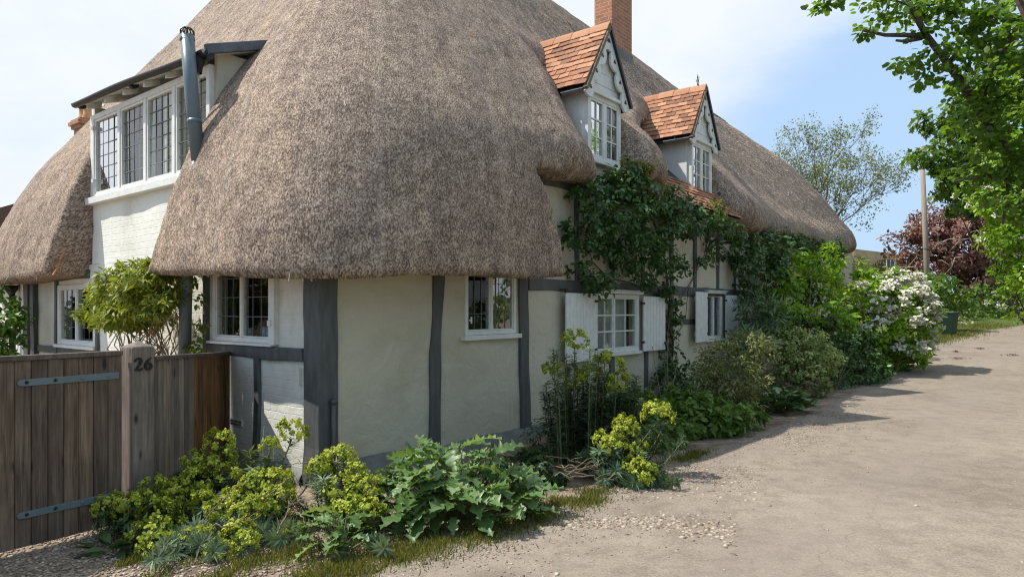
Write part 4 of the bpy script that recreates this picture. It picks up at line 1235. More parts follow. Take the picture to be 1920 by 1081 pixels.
def lane_mat():
    m, n, l, b = M('worn_tarmac')
    v = coords(n, l)
    uv = n.new('ShaderNodeUVMap'); uv.uv_map = 'UVMap'
    s = n.new('ShaderNodeSeparateXYZ'); l.new(uv.outputs[0], s.inputs[0])
    big = noise_n(n, l, v, .55, 6, .62, .5); med = noise_n(n, l, v, 4.5, 6, .65); fine = noise_n(n, l, v, 60, 4, .8); peb = n.new('ShaderNodeTexVoronoi'); peb.inputs['Scale'].default_value = 62; l.new(v, peb.inputs['Vector'])
    base = ramp(n, [(.30, (.215, .178, .142)), (.5, (.265, .221, .177)), (.72, (.31, .262, .212))]); l.new(big.outputs['Fac'], base.inputs[0])
    sp = ramp(n, [(.36, (.74, .73, .72)), (.5, (1, 1, 1)), (.64, (1.22, 1.21, 1.19))]); l.new(fine.outputs['Fac'], sp.inputs[0])
    c = mixc(n, l, 1.0, base.outputs[0], sp.outputs[0], 'MULTIPLY')
    st = ramp(n, [(.40, (.78, .77, .76)), (.55, (1, 1, 1))]); l.new(med.outputs['Fac'], st.inputs[0])
    c = mixc(n, l, .75, c, mixc(n, l, 1.0, c, st.outputs[0], 'MULTIPLY'))
    pale = n.new('ShaderNodeMapRange'); pale.inputs['From Min'].default_value = .93; pale.inputs['From Max'].default_value = .97; pale.inputs['To Max'].default_value = .5
    l.new(peb.outputs['Color'], pale.inputs['Value'])
    c = mixc(n, l, pale.outputs[0], c, (.52, .44, .34))
    # dusty crumbling edge: u is the distance in from the left edge
    ed = n.new('ShaderNodeMath'); ed.operation = 'MULTIPLY_ADD'; ed.inputs[1].default_value = .9; l.new(big.outputs['Fac'], ed.inputs[0])
    e1 = n.new('ShaderNodeMath'); e1.operation = 'SUBTRACT'; l.new(s.outputs['X'], e1.inputs[0]); l.new(ed.outputs[0], e1.inputs[1]); ed.inputs[2].default_value = .15
    e2 = n.new('ShaderNodeMath'); e2.operation = 'MULTIPLY_ADD'; e2.inputs[1].default_value = 1.0; l.new(med.outputs['Fac'], e2.inputs[0]); l.new(e1.outputs[0], e2.inputs[2])
    mr_ = n.new('ShaderNodeMapRange'); mr_.inputs['From Min'].default_value = .10; mr_.inputs['From Max'].default_value = -.25; mr_.inputs['To Max'].default_value = .85
    l.new(e2.outputs[0], mr_.inputs['Value'])
    dirt = ramp(n, [(.3, (.12, .088, .06)), (.55, (.215, .16, .115)), (.75, (.36, .285, .21))]); l.new(med.outputs['Fac'], dirt.inputs[0])
    dirt2 = mixc(n, l, 1.0, dirt.outputs[0], sp.outputs[0], 'MULTIPLY')
    c = mixc(n, l, mr_.outputs[0], c, dirt2)
    # a thin meandering crack
    cv = n.new('ShaderNodeTexVoronoi'); cv.feature = 'DISTANCE_TO_EDGE'; cv.inputs['Scale'].default_value = .42
    w = n.new('ShaderNodeVectorMath'); w.operation = 'SCALE'; w.inputs['Scale'].default_value = .5; l.new(med.outputs['Color'], w.inputs[0])
    w2 = n.new('ShaderNodeVectorMath'); w2.operation = 'ADD'; l.new(v, w2.inputs[0]); l.new(w.outputs[0], w2.inputs[1]); l.new(w2.outputs[0], cv.inputs['Vector'])
    ck = n.new('ShaderNodeMapRange'); ck.inputs['From Min'].default_value = .012; ck.inputs['From Max'].default_value = .0; ck.inputs['To Max'].default_value = .3; l.new(cv.outputs['Distance'], ck.inputs['Value'])
    ck2 = n.new('ShaderNodeMath'); ck2.operation = 'MULTIPLY'; l.new(ck.outputs[0], ck2.inputs[0]); l.new(big.outputs['Fac'], ck2.inputs[1])
    c = mixc(n, l, ck2.outputs[0], c, (.10, .075, .05))
    # the long crack down the middle of the lane
    cn_ = noise_n(n, l, v, .9, 5, .65)
    k1 = n.new('ShaderNodeMath'); k1.operation = 'MULTIPLY_ADD'; k1.inputs[1].default_value = .9; k1.inputs[2].default_value = 1.62; l.new(cn_.outputs['Fac'], k1.inputs[0])
    k2 = n.new('ShaderNodeMath'); k2.operation = 'SUBTRACT'; l.new(s.outputs['X'], k2.inputs[0]); l.new(k1.outputs[0], k2.inputs[1])
    k3 = n.new('ShaderNodeMath'); k3.operation = 'ABSOLUTE'; l.new(k2.outputs[0], k3.inputs[0])
    k4 = n.new('ShaderNodeMapRange'); k4.inputs['From Min'].default_value = .016; k4.inputs['From Max'].default_value = .004; k4.inputs['To Max'].default_value = .4; l.new(k3.outputs[0], k4.inputs['Value'])
    k5 = n.new('ShaderNodeMapRange'); k5.inputs['From Min'].default_value = .42; k5.inputs['From Max'].default_value = .52; l.new(med.outputs['Fac'], k5.inputs['Value'])
    k6 = n.new('ShaderNodeMath'); k6.operation = 'MULTIPLY'; l.new(k4.outputs[0], k6.inputs[0]); l.new(k5.outputs[0], k6.inputs[1])
    c = mixc(n, l, k6.outputs[0], c, (.11, .085, .055))
    # faint wheel tracks: two smoother, greyer bands
    wt = n.new('ShaderNodeMath'); wt.operation = 'PINGPONG'; wt.inputs[1].default_value = .95; l.new(s.outputs['X'], wt.inputs[0])
    wt2 = n.new('ShaderNodeMapRange'); wt2.inputs['From Min'].default_value = .15; wt2.inputs['From Max'].default_value = .6; wt2.inputs['To Min'].default_value = .32; wt2.inputs['To Max'].default_value = 0; l.new(wt.outputs[0], wt2.inputs['Value'])
    c = mixc(n, l, wt2.outputs[0], c, (.26, .225, .19))
    l.new(c, b.inputs['Base Color']); b.inputs['Roughness'].default_value = .9; b.inputs['Specular IOR Level'].default_value = .2
    p = bump(n, l, None, med.outputs['Fac'], .10, .03); p = bump(n, l, None, peb.outputs['Distance'], .12, .008, p); bump(n, l, b, fine.outputs['Fac'], .32, .008, p)
    return m
m_lane = lane_mat()

def sheet(xs, ys, f):
    nx, ny = len(xs), len(ys)
    Xg, Yg = np.meshgrid(xs, ys, indexing='ij'); Zg = f(Xg, Yg)
    V = np.stack([Xg, Yg, Zg], 2).reshape(-1, 3)
    i, j = np.meshgrid(np.arange(nx - 1), np.arange(ny - 1), indexing='ij'); a = (i * ny + j).ravel()
    return V, np.stack([a, a + ny, a + ny + 1, a + 1], 1)
xs = np.unique(np.concatenate([np.linspace(-300, -25, 25), np.linspace(-25, 60, 130), np.linspace(60, 400, 25)]))
ys = np.unique(np.concatenate([np.linspace(-40, 0, 15), np.linspace(0, 70, 150), np.linspace(70, 700, 30)]))
V, F = sheet(xs, ys, lambda x, y: gz(x, y))
g_o = struct(mk('ground', V, F, m_ground, smooth=True))

# lane: one ribbon along the cottage front, bending right at the far end
ts = np.concatenate([np.linspace(-14, 25, 160), np.linspace(25.5, 75, 100)])
ws = np.linspace(0, 1, 30)
V, UV = [], []
for t in ts:
    o0 = float(lane_left(t)) - 0.15
    for w in ws:
        wob = (.10 * noise.noise((t * .8, 3, 1)) + .05 * noise.noise((t * 3, 5, 1))) if w == 0 else 0
        o = o0 + wob + w * 6.4
        bend = max(0, t - 26) ** 1.6 * .045
        p = loc(t, -(o + bend), 0)
        V.append((p.x, p.y, float(gz(p.x, p.y)) + .008)); UV.append((o - o0, t))
nw = len(ws)
F = np.array([(i * nw + k, i * nw + k + 1, (i + 1) * nw + k + 1, (i + 1) * nw + k) for i in range(len(ts) - 1) for k in range(nw - 1)])[:, ::-1].copy()
struct(mk('lane', V, F, m_lane, smooth=True, uv=UV))

# ------------------------------------------------------------------ loose stones, grass
def stones(name, pts, r, mat):
    """many small faceted pebbles in one mesh"""
    ico = bmesh.new(); bmesh.ops.create_icosphere(ico, subdivisions=1, radius=1.0)
    iv = np.array([v.co[:] for v in ico.verts]); ifc = np.array([[v.index for v in f.verts] for f in ico.faces]); ico.free()
    n = len(pts)
    A = rng.uniform(0, 2 * np.pi, n); sx_ = r * rng.uniform(.7, 1.5, n); sy_ = r * rng.uniform(.6, 1.1, n); sz_ = r * rng.uniform(.3, .65, n)
    jit = rng.normal(0, .12, (n, len(iv), 3)); P = iv[None] * (1 + jit)
    x = P[..., 0] * sx_[:, None]; y = P[..., 1] * sy_[:, None]; z = P[..., 2] * sz_[:, None]
    X = x * np.cos(A)[:, None] - y * np.sin(A)[:, None]; Y = x * np.sin(A)[:, None] + y * np.cos(A)[:, None]
    V = np.stack([X, Y, z], 2) + pts[:, None]
    F = ifc[None] + (np.arange(n) * len(iv))[:, None, None]
    return mk(name, V.reshape(-1, 3), F.reshape(-1, 3), mat, rnd=np.repeat(rng.uniform(0, 1, n), len(iv)))
def stone_mat():
    m, n, l, b = M('flint_gravel')
    a = n.new('ShaderNodeAttribute'); a.attribute_name = 'rnd'
    r = ramp(n, [(0, (.14, .10, .075)), (.4, (.27, .21, .155)), (.75, (.38, .31, .235)), (1, (.50, .42, .33))]); l.new(a.outputs['Fac'], r.inputs[0])
    l.new(r.outputs[0], b.inputs['Base Color']); b.inputs['Roughness'].default_value = .8
    return m
m_stone = stone_mat()
def world_pts(t, o, z=0.0):
    X = C0.x + t * DX + o * DY; Y = C0.y + t * DY - o * DX
    return np.stack([X, Y, gz(X, Y) + z], 1)
# gravel drive by the gate and crumbs along the lane edge
n = 15000
P = np.stack([rng.uniform(-4.6, -.6, n), rng.uniform(3.2, 5.9, n), np.zeros(n)], 1)
tt = (P[:, 0] - C0.x) * DX + (P[:, 1] - C0.y) * DY; oo = (P[:, 0] - C0.x) * DY - (P[:, 1] - C0.y) * DX
msk = (oo < 2.5 + rng.normal(0, .15, n)) & (tt < .1)
P = P[msk]; P[:, 2] = .004
o = stones('gravel', P, rng.uniform(.006, .016, len(P)), m_stone); o['kind'] = 'stuff'
n = 9000
t = rng.uniform(-2.2, 9, n) ** 1.0; off = lane_left(t) + np.abs(rng.normal(0, .38, n)) * np.where(rng.uniform(0, 1, n) < .12, 2.6, 1) - .1
nz = np.array([noise.noise((a * 1.6, b * 1.6, 2)) for a, b in zip(t, off)])
k = nz > rng.uniform(-.45, .5, n)
o = stones('gravel', world_pts(t[k], off[k], .010), rng.uniform(.004, .011, k.sum()) * np.where(rng.uniform(0, 1, k.sum()) < .06, 1.9, 1), m_stone); o['kind'] = 'stuff'
# broken patch where the surface has worn through to the hardcore
pl = []
for _ in range(1100):
    u_ = random.random(); px_ = 1030 + 350 * u_; py_ = 985 + 18 * u_ + random.gauss(0, 9) * (.5 + u_) - 14 * math.sin(u_ * 3)
    if random.random() < .35: px_, py_ = random.uniform(1120, 1420), random.gauss(905, 14)
    p = on_ground(px_, py_); pl.append((p.x, p.y, p.z + .006))
o = stones('rubble', np.array(pl), rng.uniform(.008, .024, len(pl)), m_stone); o['kind'] = 'stuff'
dm = simple('dry_leaf', (.05, .03, .02), (.14, .09, .05), 30, .9, .3, .004)
for i, (px_, py_, r_) in enumerate(((1794, 673, .22), (1838, 655, .12), (1898, 667, .2), (1792, 660, .1))):
    c = on_ground(px_, py_); mb = MB()
    for k in range(45):
        a, q = random.uniform(0, 6.28), abs(random.gauss(0, r_ * .6)); s_ = random.uniform(.02, .05); h = random.uniform(.015, .05)
        x, y = math.cos(a) * q * 1.5, math.sin(a) * q * .7; b_ = random.uniform(0, 6.28)
        mb.add([(x, y, h), (x + s_ * math.cos(b_), y + s_ * math.sin(b_), h + .015), (x + s_ * math.cos(b_ + .9), y + s_ * math.sin(b_ + .9), h), (x + s_ * .6 * math.cos(b_ + 1.6), y + s_ * .6 * math.sin(b_ + 1.6), h + .01)], [(0, 1, 2, 3)])
    o = mb.build('dead_leaf_clump', dm); o.location = c
    tag(o, ['widest clump of dead leaves lying in the lane', 'small dark leaf scrap up the lane behind the other scraps', 'flat dark leaf scrap at the right side of the lane', 'tiny leaf scrap just beyond the widest leaf clump'][i], 'leaf litter', 'scraps of dead leaves on the lane')

# ------------------------------------------------------------------ gate, post, fence
gd = Vector((0.565, 0.825, 0)).normalized(); gn = Vector((gd.y, -gd.x, 0))
hinge = Vector((-3.065, 5.27, 0))                  # bottom of the gate at its hanging edge
gate = thing('garden_gate', 'tall weathered close boarded gate with long grey strap hinges', 'gate', hinge, math.atan2(gd.y, gd.x))
def boards(parent, x0, x1, zb, zt, n, mat, y0=0.0, slope=0.0, widths=None):
    V, F, R_ = [], [], []
    w = (x1 - x0) / n
    for i in range(n):
        a, b = x0 + i * w + .002, x0 + (i + 1) * w - .002
        r = rng.uniform(0, 1); d = rng.uniform(-.004, .004)
        k = len(V)
        for z_ in np.linspace(0, 1, 5):
            for (x, y) in ((a, y0 - .011 + d), (a + .006, y0 - .016 + d), (b - .006, y0 - .016 + d), (b, y0 - .011 + d), (b, y0 + .010), (a, y0 + .010)):
                zz_ = zb + (zt + slope * (x - x0) - zb) * z_
                V.append((x, y, zz_)); R_.append(r)
        for q in range(4):
            for e in range(6): F.append((k + q * 6 + e, k + q * 6 + (e + 1) % 6, k + (q + 1) * 6 + (e + 1) % 6, k + (q + 1) * 6 + e))
        F += [tuple(k + e for e in range(5, -1, -1)), tuple(k + 24 + e for e in range(6))]
    return mk('boarding', V, F, mat, parent, rnd=R_)
boards(gate, -2.3, 0.045, .04, 1.335, 23, m_wood)
mb = MB(); mb.box(-2.3, .047, -.032, .03, 1.337, 1.375); mb.build('top_rail', m_woodg, gate, bevel=.006)
mb = MB()
for z in (.25, 1.12): mb.box(-2.3, -.01, .012, .05, z, z + .1)
mb.box(-.1, 0, .012, .05, .35, 1.12); mb.bar((-2.2, .034, .32), (-.1, .034, 1.1), .1, .035, (0, 1, 0)); mb.build('ledge', m_wood, gate)
for z in (1.185, .265):
    mb = MB(); mb.prism([(-.66, z), (-.645, z - .022), (-.60, z - .026), (0.02, z - .026), (.02, z + .026), (-.60, z + .022), (-.645, z + .02)], (-.024, -.017), lambda a, b, q: (a, q, b))
    h = mb.build('strap_hinge', m_flue, gate, bevel=.002)
    for x in (-.6, -.42, -.24, -.06):
        mb = MB(); mb.lathe([(.013, 0), (.010, .006), (0.001, .008)], (0, 0, 0), 8); mb.V = [(p_ + x, -.024 - r_, q_ + z) for p_, q_, r_ in mb.V]
        mb.build('coach_bolt', m_black if x < -.3 else m_flue, h)
# post carries the number 26
pp = Vector((-2.945, 5.29, 0)); 
post = thing('gate_post', 'square grey timber gate post numbered 26', 'post', pp, math.atan2(gd.y, gd.x))
mb = MB(); q = .175
V = [(0, 0, 0), (q, 0, 0), (q, q, 0), (0, q, 0), (0, 0, 1.40), (q, 0, 1.40), (q, q, 1.40), (0, q, 1.40), (q / 2, q / 2, 1.445)]
mb.add(V, [(3, 2, 1, 0), (0, 1, 5, 4), (1, 2, 6, 5), (2, 3, 7, 6), (3, 0, 4, 7), (4, 5, 8), (5, 6, 8), (6, 7, 8), (7, 4, 8)])
o = mk('shaft', mb.V, mb.F, m_woodg, post, rnd=[.45] * 9); bv_ = o.modifiers.new('edge', 'BEVEL'); bv_.width = .008; bv_.segments = 2
def numeral(name, pts, x0, z0, s_):
    """broad-nib numeral: a pen stroke of changing width, cut from iron"""
    P_ = [Vector((x0 + a * s_, 0, z0 + b * s_)) for a, b, w in pts]; W_ = [w * s_ for a, b, w in pts]
    V, F = [], []
    for i, p in enumerate(P_):
        d = (P_[min(i + 1, len(P_) - 1)] - P_[max(i - 1, 0)]).normalized(); nn = Vector((-d.z, 0, d.x))
        for y in (-.012, -.001):
            V += [tuple(p + nn * W_[i] + Vector((0, y, 0))), tuple(p - nn * W_[i] + Vector((0, y, 0)))]
    for i in range(len(P_) - 1):
        a, b = i * 4, (i + 1) * 4
        F += [(a, a + 1, b + 1, b), (a + 2, b + 2, b + 3, a + 3), (a, b, b + 2, a + 2), (a + 1, a + 3, b + 3, b + 1)]
    F += [(0, 2, 3, 1), (len(V) - 4, len(V) - 3, len(V) - 1, len(V) - 2)]
    mk(name, V, F, m_black, post)
two = [(.04, .74, .075), (.02, .80, .085), (.07, .90, .06), (.18, .985, .045), (.32, 1.0, .055), (.44, .93, .085), (.49, .80, .10), (.45, .65, .10), (.36, .50, .085), (.24, .34, .07), (.12, .20, .06), (.03, .085, .07), (.12, .07, .085), (.26, .075, .085), (.40, .06, .085), (.50, .075, .07), (.56, .16, .04), (.57, .22, .03)]
six = [(.58, .98, .02), (.46, .93, .045), (.32, .82, .07), (.19, .66, .09), (.11, .46, .105), (.10, .28, .105), (.16, .12, .09), (.29, .035, .06), (.43, .06, .075), (.53, .18, .10), (.55, .33, .105), (.49, .48, .085), (.38, .555, .055), (.27, .53, .05), (.19, .45, .05)]
numeral('numeral', two, .020, 1.215, .098); numeral('numeral', six, .092, 1.215, .098)
# fence between post and cottage
fa = pp + gd * .175 + gn * -.06; fb = loc(-.03, 1.60, 0)
fd = (fb - fa); fl_ = Vector((fd.x, fd.y, 0)).length
fence = thing('side_fence', 'low boarded fence running from the numbered post to the cottage wall', 'fence', (fa.x, fa.y, 0), math.atan2(fd.y, fd.x))
boards(fence, 0.0, fl_ * .45, .03, 1.285, 8, m_woodg, slope=-.045)
boards(fence, fl_ * .45, fl_, .03, 1.285 - .045 * fl_ * .45, 9, m_woodw, slope=-.045)
mb = MB(); mb.add([(0, -.035, 1.287), (fl_, -.035, 1.287 - .045 * fl_), (fl_, .03, 1.287 - .045 * fl_), (0, .03, 1.287), (0, -.035, 1.318), (fl_, -.035, 1.318 - .045 * fl_), (fl_, .03, 1.318 - .045 * fl_), (0, .03, 1.318)],
                  [(3, 2, 1, 0), (4, 5, 6, 7), (0, 1, 5, 4), (1, 2, 6, 5), (2, 3, 7, 6), (3, 0, 4, 7)]); mb.build('capping', m_woodg, fence)

# ------------------------------------------------------------------ small things
mugs = [(0.93, .055), (1.02, .05), (1.13, .05), (1.24, .045), (1.53, .045), (1.63, .045)]
for i, (a, r) in enumerate(mugs):
    mb = MB(); h = .105 if i < 4 else .09
    mb.lathe([(.001, .003), (r * .85, 0), (r, .01), (r, h), (r * .92, h), (r * .85, .02), (.001, .015)], (0, 0, 0), 16)
    t = thing('mug', ['blue patterned mug nearest the corner post on the sill', 'blue mug second from the corner post on the sill', 'blue mug third along the kitchen sill, handle out', 'blue mug beside the window mullion', 'short blue pot left of the window mullion', 'short blue pot at the far end of the sill'][i], 'mug', loc(.19, a, 1.345 + .05), ANG, 'blue mugs on the window sill')
    mb.build('cup', m_mug, t, True)
    mb = MB(); mb.tube([(-.01, r * .95, h * .8), (-.015, r + .025, h * .75), (-.015, r + .03, h * .45), (-.01, r * .95, h * .22)], .007, n=6); mb.build('handle', m_mug, t, True)
mb = MB(); mb.box(0.11, .40, .74, 2.03, 1.36, 1.385); mb.build('inner_sill', m_white, house)
for i, (a, w, h) in enumerate(((5.62, .05, .24), (5.70, .035, .22))):
    mb = MB(); mb.box(-.09, .09, -w / 2, w / 2, 0, h); o = mb.build('book', m_white if i == 0 else m_mug, bevel=.004); o.location = loc(.22, a, 1.22); o.rotation_euler = (0, 0, ANG)
    tag(o, ['white book standing inside the far left window', 'thin bluish book beside the white book'][i], 'book')
mb = MB(); mb.lathe([(.001, 0), (.05, 0), (.065, .13), (.075, .13), (.075, .16), (.065, .16), (.06, .14), (.001, .13)], (0, 0, 0), 14); o = mb.build('flower_pot', m_pot, smooth=True); o.location = loc(.22, 5.46, 1.22); tag(o, 'terracotta pot inside the far left window', 'flower pot')
mb = MB(); mb.box(.10, .36, 5.3, 6.72, 1.19, 1.218); mb.build('inner_sill', m_white, house)

# wheelie bin up the lane
bp = on_ground(1781, 630); bs = .93
wb = thing('wheelie_bin', 'dark green wheeled bin standing on the verge by the hedge', 'bin', bp, .55)
wb.scale = (.62, .62, .86)
mb = MB()
mb.add([(-.24, -.26, .06), (.24, -.26, .06), (.24, .22, .06), (-.24, .22, .06), (-.30, -.34, .98), (.30, -.34, .98), (.30, .30, .98), (-.30, .30, .98)], [(3, 2, 1, 0), (0, 1, 5, 4), (1, 2, 6, 5), (2, 3, 7, 6), (3, 0, 4, 7), (4, 5, 6, 7)])
mb.box(-.32, .32, -.36, .32, .95, .985); mb.build('body', m_bin, wb, bevel=.02)
mb = MB(); mb.add([(-.33, -.38, .99), (.33, -.38, .99), (.33, .34, 1.04), (-.33, .34, 1.04), (-.31, -.35, 1.03), (.31, -.35, 1.03), (.31, .32, 1.09), (-.31, .32, 1.09)], [(3, 2, 1, 0), (4, 5, 6, 7), (0, 1, 5, 4), (1, 2, 6, 5), (2, 3, 7, 6), (3, 0, 4, 7)]); mb.build('lid', m_bin, wb, bevel=.015)
mb = MB(); mb.tube([(-.25, .38, 1.0), (.25, .38, 1.0)], .02, n=8); mb.build('handle', m_bin, wb)
for x in (-.27, .27):
    mb = MB(); mb.tube([(x - .03, .24, .1), (x + .03, .24, .1)], .1, n=16); mb.build('wheel', m_black, wb)

# leaning telegraph pole and its wire
pb = at(1742, 560, 32.0); pb.z = float(gz(pb.x, pb.y)); pt = at(1728, 275, 32.0)
tp = thing('telegraph_pole', 'leaning bleached timber telegraph pole beyond the bin', 'pole', pb)
mb = MB(); mb.tube([(0, 0, -.2), tuple((pt - pb) * .5), tuple(pt - pb)], .13, .10, n=14); mb.build('shaft', m_pole, tp, True)
mb = MB(); mb.tube([tuple((pt - pb) * .42 + Vector((0, 0, 0))), tuple((pt - pb) * .42 + Vector((.02, -.02, .06)))], .15, n=14); mb.build('band', m_lead, tp)
mb = MB(); w0 = at(1729, 300, 32.0) - pb; w1 = at(1500, 332, 60.0) - pb
mb.tube([tuple(w0 + (w1 - w0) * (i / 12) + Vector((0, 0, -1.2 * (i / 12) * (1 - i / 12)))) for i in range(13)], .012, n=5); mb.build('overhead_wire', m_lead, tp)
# ------------------------------------------------------------------ foliage
TPL = {}
TPL['ovate'] = (np.array([(0, 0, 0), (.30, .26, .05), (.30, -.26, .05), (.62, .24, .03), (.62, -.24, .03), (1, 0, -.10), (.32, 0, 0), (.64, 0, -.02)], float),
                np.array([(0, 6, 1), (0, 2, 6), (1, 6, 7), (1, 7, 3), (2, 4, 7), (2, 7, 6), (3, 7, 5), (4, 5, 7)]))
TPL['lance'] = (np.array([(0, 0, 0), (.45, .085, .02), (.45, -.085, .02), (1, 0, -.12), (.5, 0, -.01)], float), np.array([(0, 4, 1), (0, 2, 4), (1, 4, 3), (2, 3, 4)]))
TPL['round'] = (np.array([(0, 0, 0), (.35, .38, .06), (.35, -.38, .06), (.85, .30, .02), (.85, -.30, .02), (1.02, 0, -.04), (.5, 0, 0)], float),
                np.array([(0, 6, 1), (0, 2, 6), (1, 6, 3), (2, 4, 6), (3, 6, 5), (4, 5, 6)]))
TPL['flat'] = (np.array([(0, 0, 0), (.5, .33, .04), (.5, -.33, .04), (1, 0, 0)], float), np.array([(0, 3, 1), (0, 2, 3)]))
def palmate():
    pts = [(0, 0, 0)]
    for a, r in ((-115, .55), (-85, .35), (-60, .85), (-32, .5), (0, 1.05), (32, .5), (60, .85), (85, .35), (115, .55)):
        t = math.radians(a); pts.append((.15 + r * .8 * math.cos(t), r * .8 * math.sin(t), .06 if r < .6 else -.05))
    return np.array(pts, float), np.array([(0, i, i + 1) for i in range(1, 9)])
TPL['palmate'] = palmate()
def lobed():
    """large jagged, wavy leaf cut into paired lobes"""
    n = 33; V = []; F = []
    lob = random.Random(3)
    for i in range(n + 1):
        t = i / n
        env = .33 * math.sin(math.pi * min(1, t * .93 + .07)) ** .75 * (1.0 if t < .6 else 1.05)
        ph = (t * 7.0) % 1.0
        saw = (ph / .62 if ph < .62 else (1 - ph) / .38)
        jag = .34 * (((t * 24) % 1.0) - .5)
        hw = max(.018, env * (.40 + .64 * saw) + env * jag) if 0.1 < t < .985 else (.025 if t <= .1 else .005)
        sweep = .07 * saw
        arch = -.52 * t * t + .20 * t
        V += [(t, 0, arch), (min(1.04, t + sweep), hw, arch + .10 * math.sin(t * 26) * hw * 2 + .05 * saw), (min(1.04, t + sweep * .9), -hw, arch + .10 * math.cos(t * 24) * hw * 2 + .05 * saw)]
    for i in range(n):
        a, b = i * 3, (i + 1) * 3
        F += [(a, b, b + 1), (a, b + 1, a + 1), (a, a + 2, b + 2), (a, b + 2, b)]
    return np.array(V, float), np.array(F)
TPL['lobed'] = lobed()

def unit(a): return a / np.maximum(np.linalg.norm(a, axis=-1, keepdims=True), 1e-9)
def scatter(tpl, P, N, T, L_, W=1.0):
    V0, F0 = TPL[tpl]; n = len(P)
    N = unit(N); T = unit(T - N * (T * N).sum(1, keepdims=True)); B = np.cross(N, T)
    L_ = np.broadcast_to(np.asarray(L_, float), (n,))[:, None, None]; W = np.broadcast_to(np.asarray(W, float), (n,))[:, None, None]
    V = P[:, None] + L_ * (V0[None, :, :1] * T[:, None] + V0[None, :, 1:2] * W * B[:, None] + V0[None, :, 2:3] * N[:, None])
    F = F0[None] + (np.arange(n) * len(V0))[:, None, None]
    return V.reshape(-1, 3), F.reshape(-1, 3), len(V0)

def sub_clumps(blobs, dens, r, shell=.55):
    """smaller leaf clumps in and on a few ellipsoids; blobs: (centre, (rx, ry, rz))"""
    out = []
    for c, rad in blobs:
        rad = np.array(rad if hasattr(rad, '__len__') else (rad,) * 3, float)
        k = max(3, int(dens * (rad[0] * rad[1] * rad[2]) ** (2 / 3) / r ** 2))
        d = unit(rng.normal(0, 1, (k, 3))); q = rng.uniform(shell ** 3, 1, k) ** (1 / 3)
        p = np.array(c)[None] + d * q[:, None] * rad[None]
        for a, b in zip(p, d): out.append((a, r * rng.uniform(.6, 1.3), b))
    return out

def leafage(clumps, per, tpl, size, up=.5, outw=.6, rand=.6, droop=.35, W=1.0, flat=.75, axis=None):
    n = len(clumps)
    C = np.array([c[0] for c in clumps]); R = np.array([c[1] for c in clumps]); D = np.array([c[2] for c in clumps])
    idx = np.repeat(np.arange(n), per); m = len(idx)
    d = unit(rng.normal(0, 1, (m, 3))); q = rng.uniform(0, 1, m) ** .5
    P = C[idx] + d * (q * R[idx])[:, None] * np.array([1, 1, flat])
    N = d * outw * .6 + D[idx] * outw + np.array([0, 0, up]) + rng.normal(0, rand, (m, 3))
    T = d * .8 + D[idx] * .7 + rng.normal(0, .6, (m, 3)) + np.array([0, 0, -droop])
    if axis is not None: T = T * .4 + np.asarray(axis)
    L_ = size * rng.uniform(.6, 1.25, m)
    V, F, k = scatter(tpl, P, N, T, L_, W)
    ctone = rng.uniform(0, 1, n)
    r = np.clip(.55 * rng.uniform(0, 1, m) + .45 * ctone[idx], 0, 1)
    return V, F, np.repeat(r, k)

def join(*parts):
    V, F, R_ = [], [], []; n = 0
    for v, f, r in parts:
        V.append(v); F.append(f + n); R_.append(r); n += len(v)
    return np.concatenate(V), np.concatenate(F), np.concatenate(R_)

def twigs(base, clumps, r0, mat, name, parent, origin, frac=.35, n=5, wig=.12, bases=None):
    mb = MB(); base = Vector(base)
    sel = [c for c in clumps if random.random() < frac]
    for c in sel:
        b = Vector(random.choice(bases)) if bases else base + Vector((random.uniform(-.1, .1), random.uniform(-.1, .1), 0))
        e = Vector(c[0]); m_ = (b + e) / 2
        L_ = (e - b).length
        k1 = b.lerp(e, .35) + Vector((random.gauss(0, wig * L_ * .6), random.gauss(0, wig * L_ * .6), L_ * .10)); k2 = b.lerp(e, .7) + Vector((random.gauss(0, wig * L_ * .5), random.gauss(0, wig * L_ * .5), L_ * .07))
        mb.tube([b, b.lerp(k1, .5), k1, k2, e], r0 * random.uniform(.6, 1.1), r0 * .25, n=n, caps=False)
    if not sel: return None
    return mb.build(name, mat, parent, True, origin=origin)

def plant(name, label, cat, base, blobs, dens, r, per, tpl, size, mat, stem_mat=None, stem_r=.012, frac=.35, group=None, part='foliage', bases=None, shell=.55, **kw):
    base = Vector(base)
    t = thing(name, label, cat, base, group=group)
    cl = sub_clumps(blobs, dens, r, shell)
    V, F, R_ = leafage(cl, per, tpl, size, **kw)
    low = V[:, 2] < float(gz(base.x, base.y)) + .005
    V[low, 2] = float(gz(base.x, base.y)) + .005
    mk(part, V, F, mat, t, rnd=R_, origin=base)
    if stem_mat: twigs(base, cl, stem_r, stem_mat, 'stems', t, base, frac, bases=bases)
    return t, cl

G = lambda *st: list(st)
ml_euph = leaf_mat('spurge_leaf', [(0, (.08, .125, .065)), (.5, (.16, .225, .13)), (1, (.28, .35, .22))], .22, .5)
ml_euphd = leaf_mat('dark_spurge_leaf', [(0, (.04, .08, .038)), (.5, (.09, .15, .075)), (1, (.17, .245, .125))], .2, .5)
ml_head = leaf_mat('spurge_bract', [(0, (.12, .175, .022)), (.35, (.29, .35, .04)), (.75, (.48, .53, .07)), (1, (.68, .67, .17))], .3, .55, .2, 1.2)
ml_poppy = leaf_mat('poppy_leaf', [(0, (.07, .14, .035)), (.5, (.135, .225, .075)), (1, (.27, .37, .18))], .3, .42, .45)
ml_ger = leaf_mat('geranium_leaf', [(0, (.028, .055, .018)), (.5, (.05, .095, .03)), (1, (.08, .135, .045))], .22)
ml_mid = leaf_mat('border_leaf', [(0, (.05, .11, .018)), (.5, (.10, .19, .028)), (1, (.17, .28, .045))], .28)
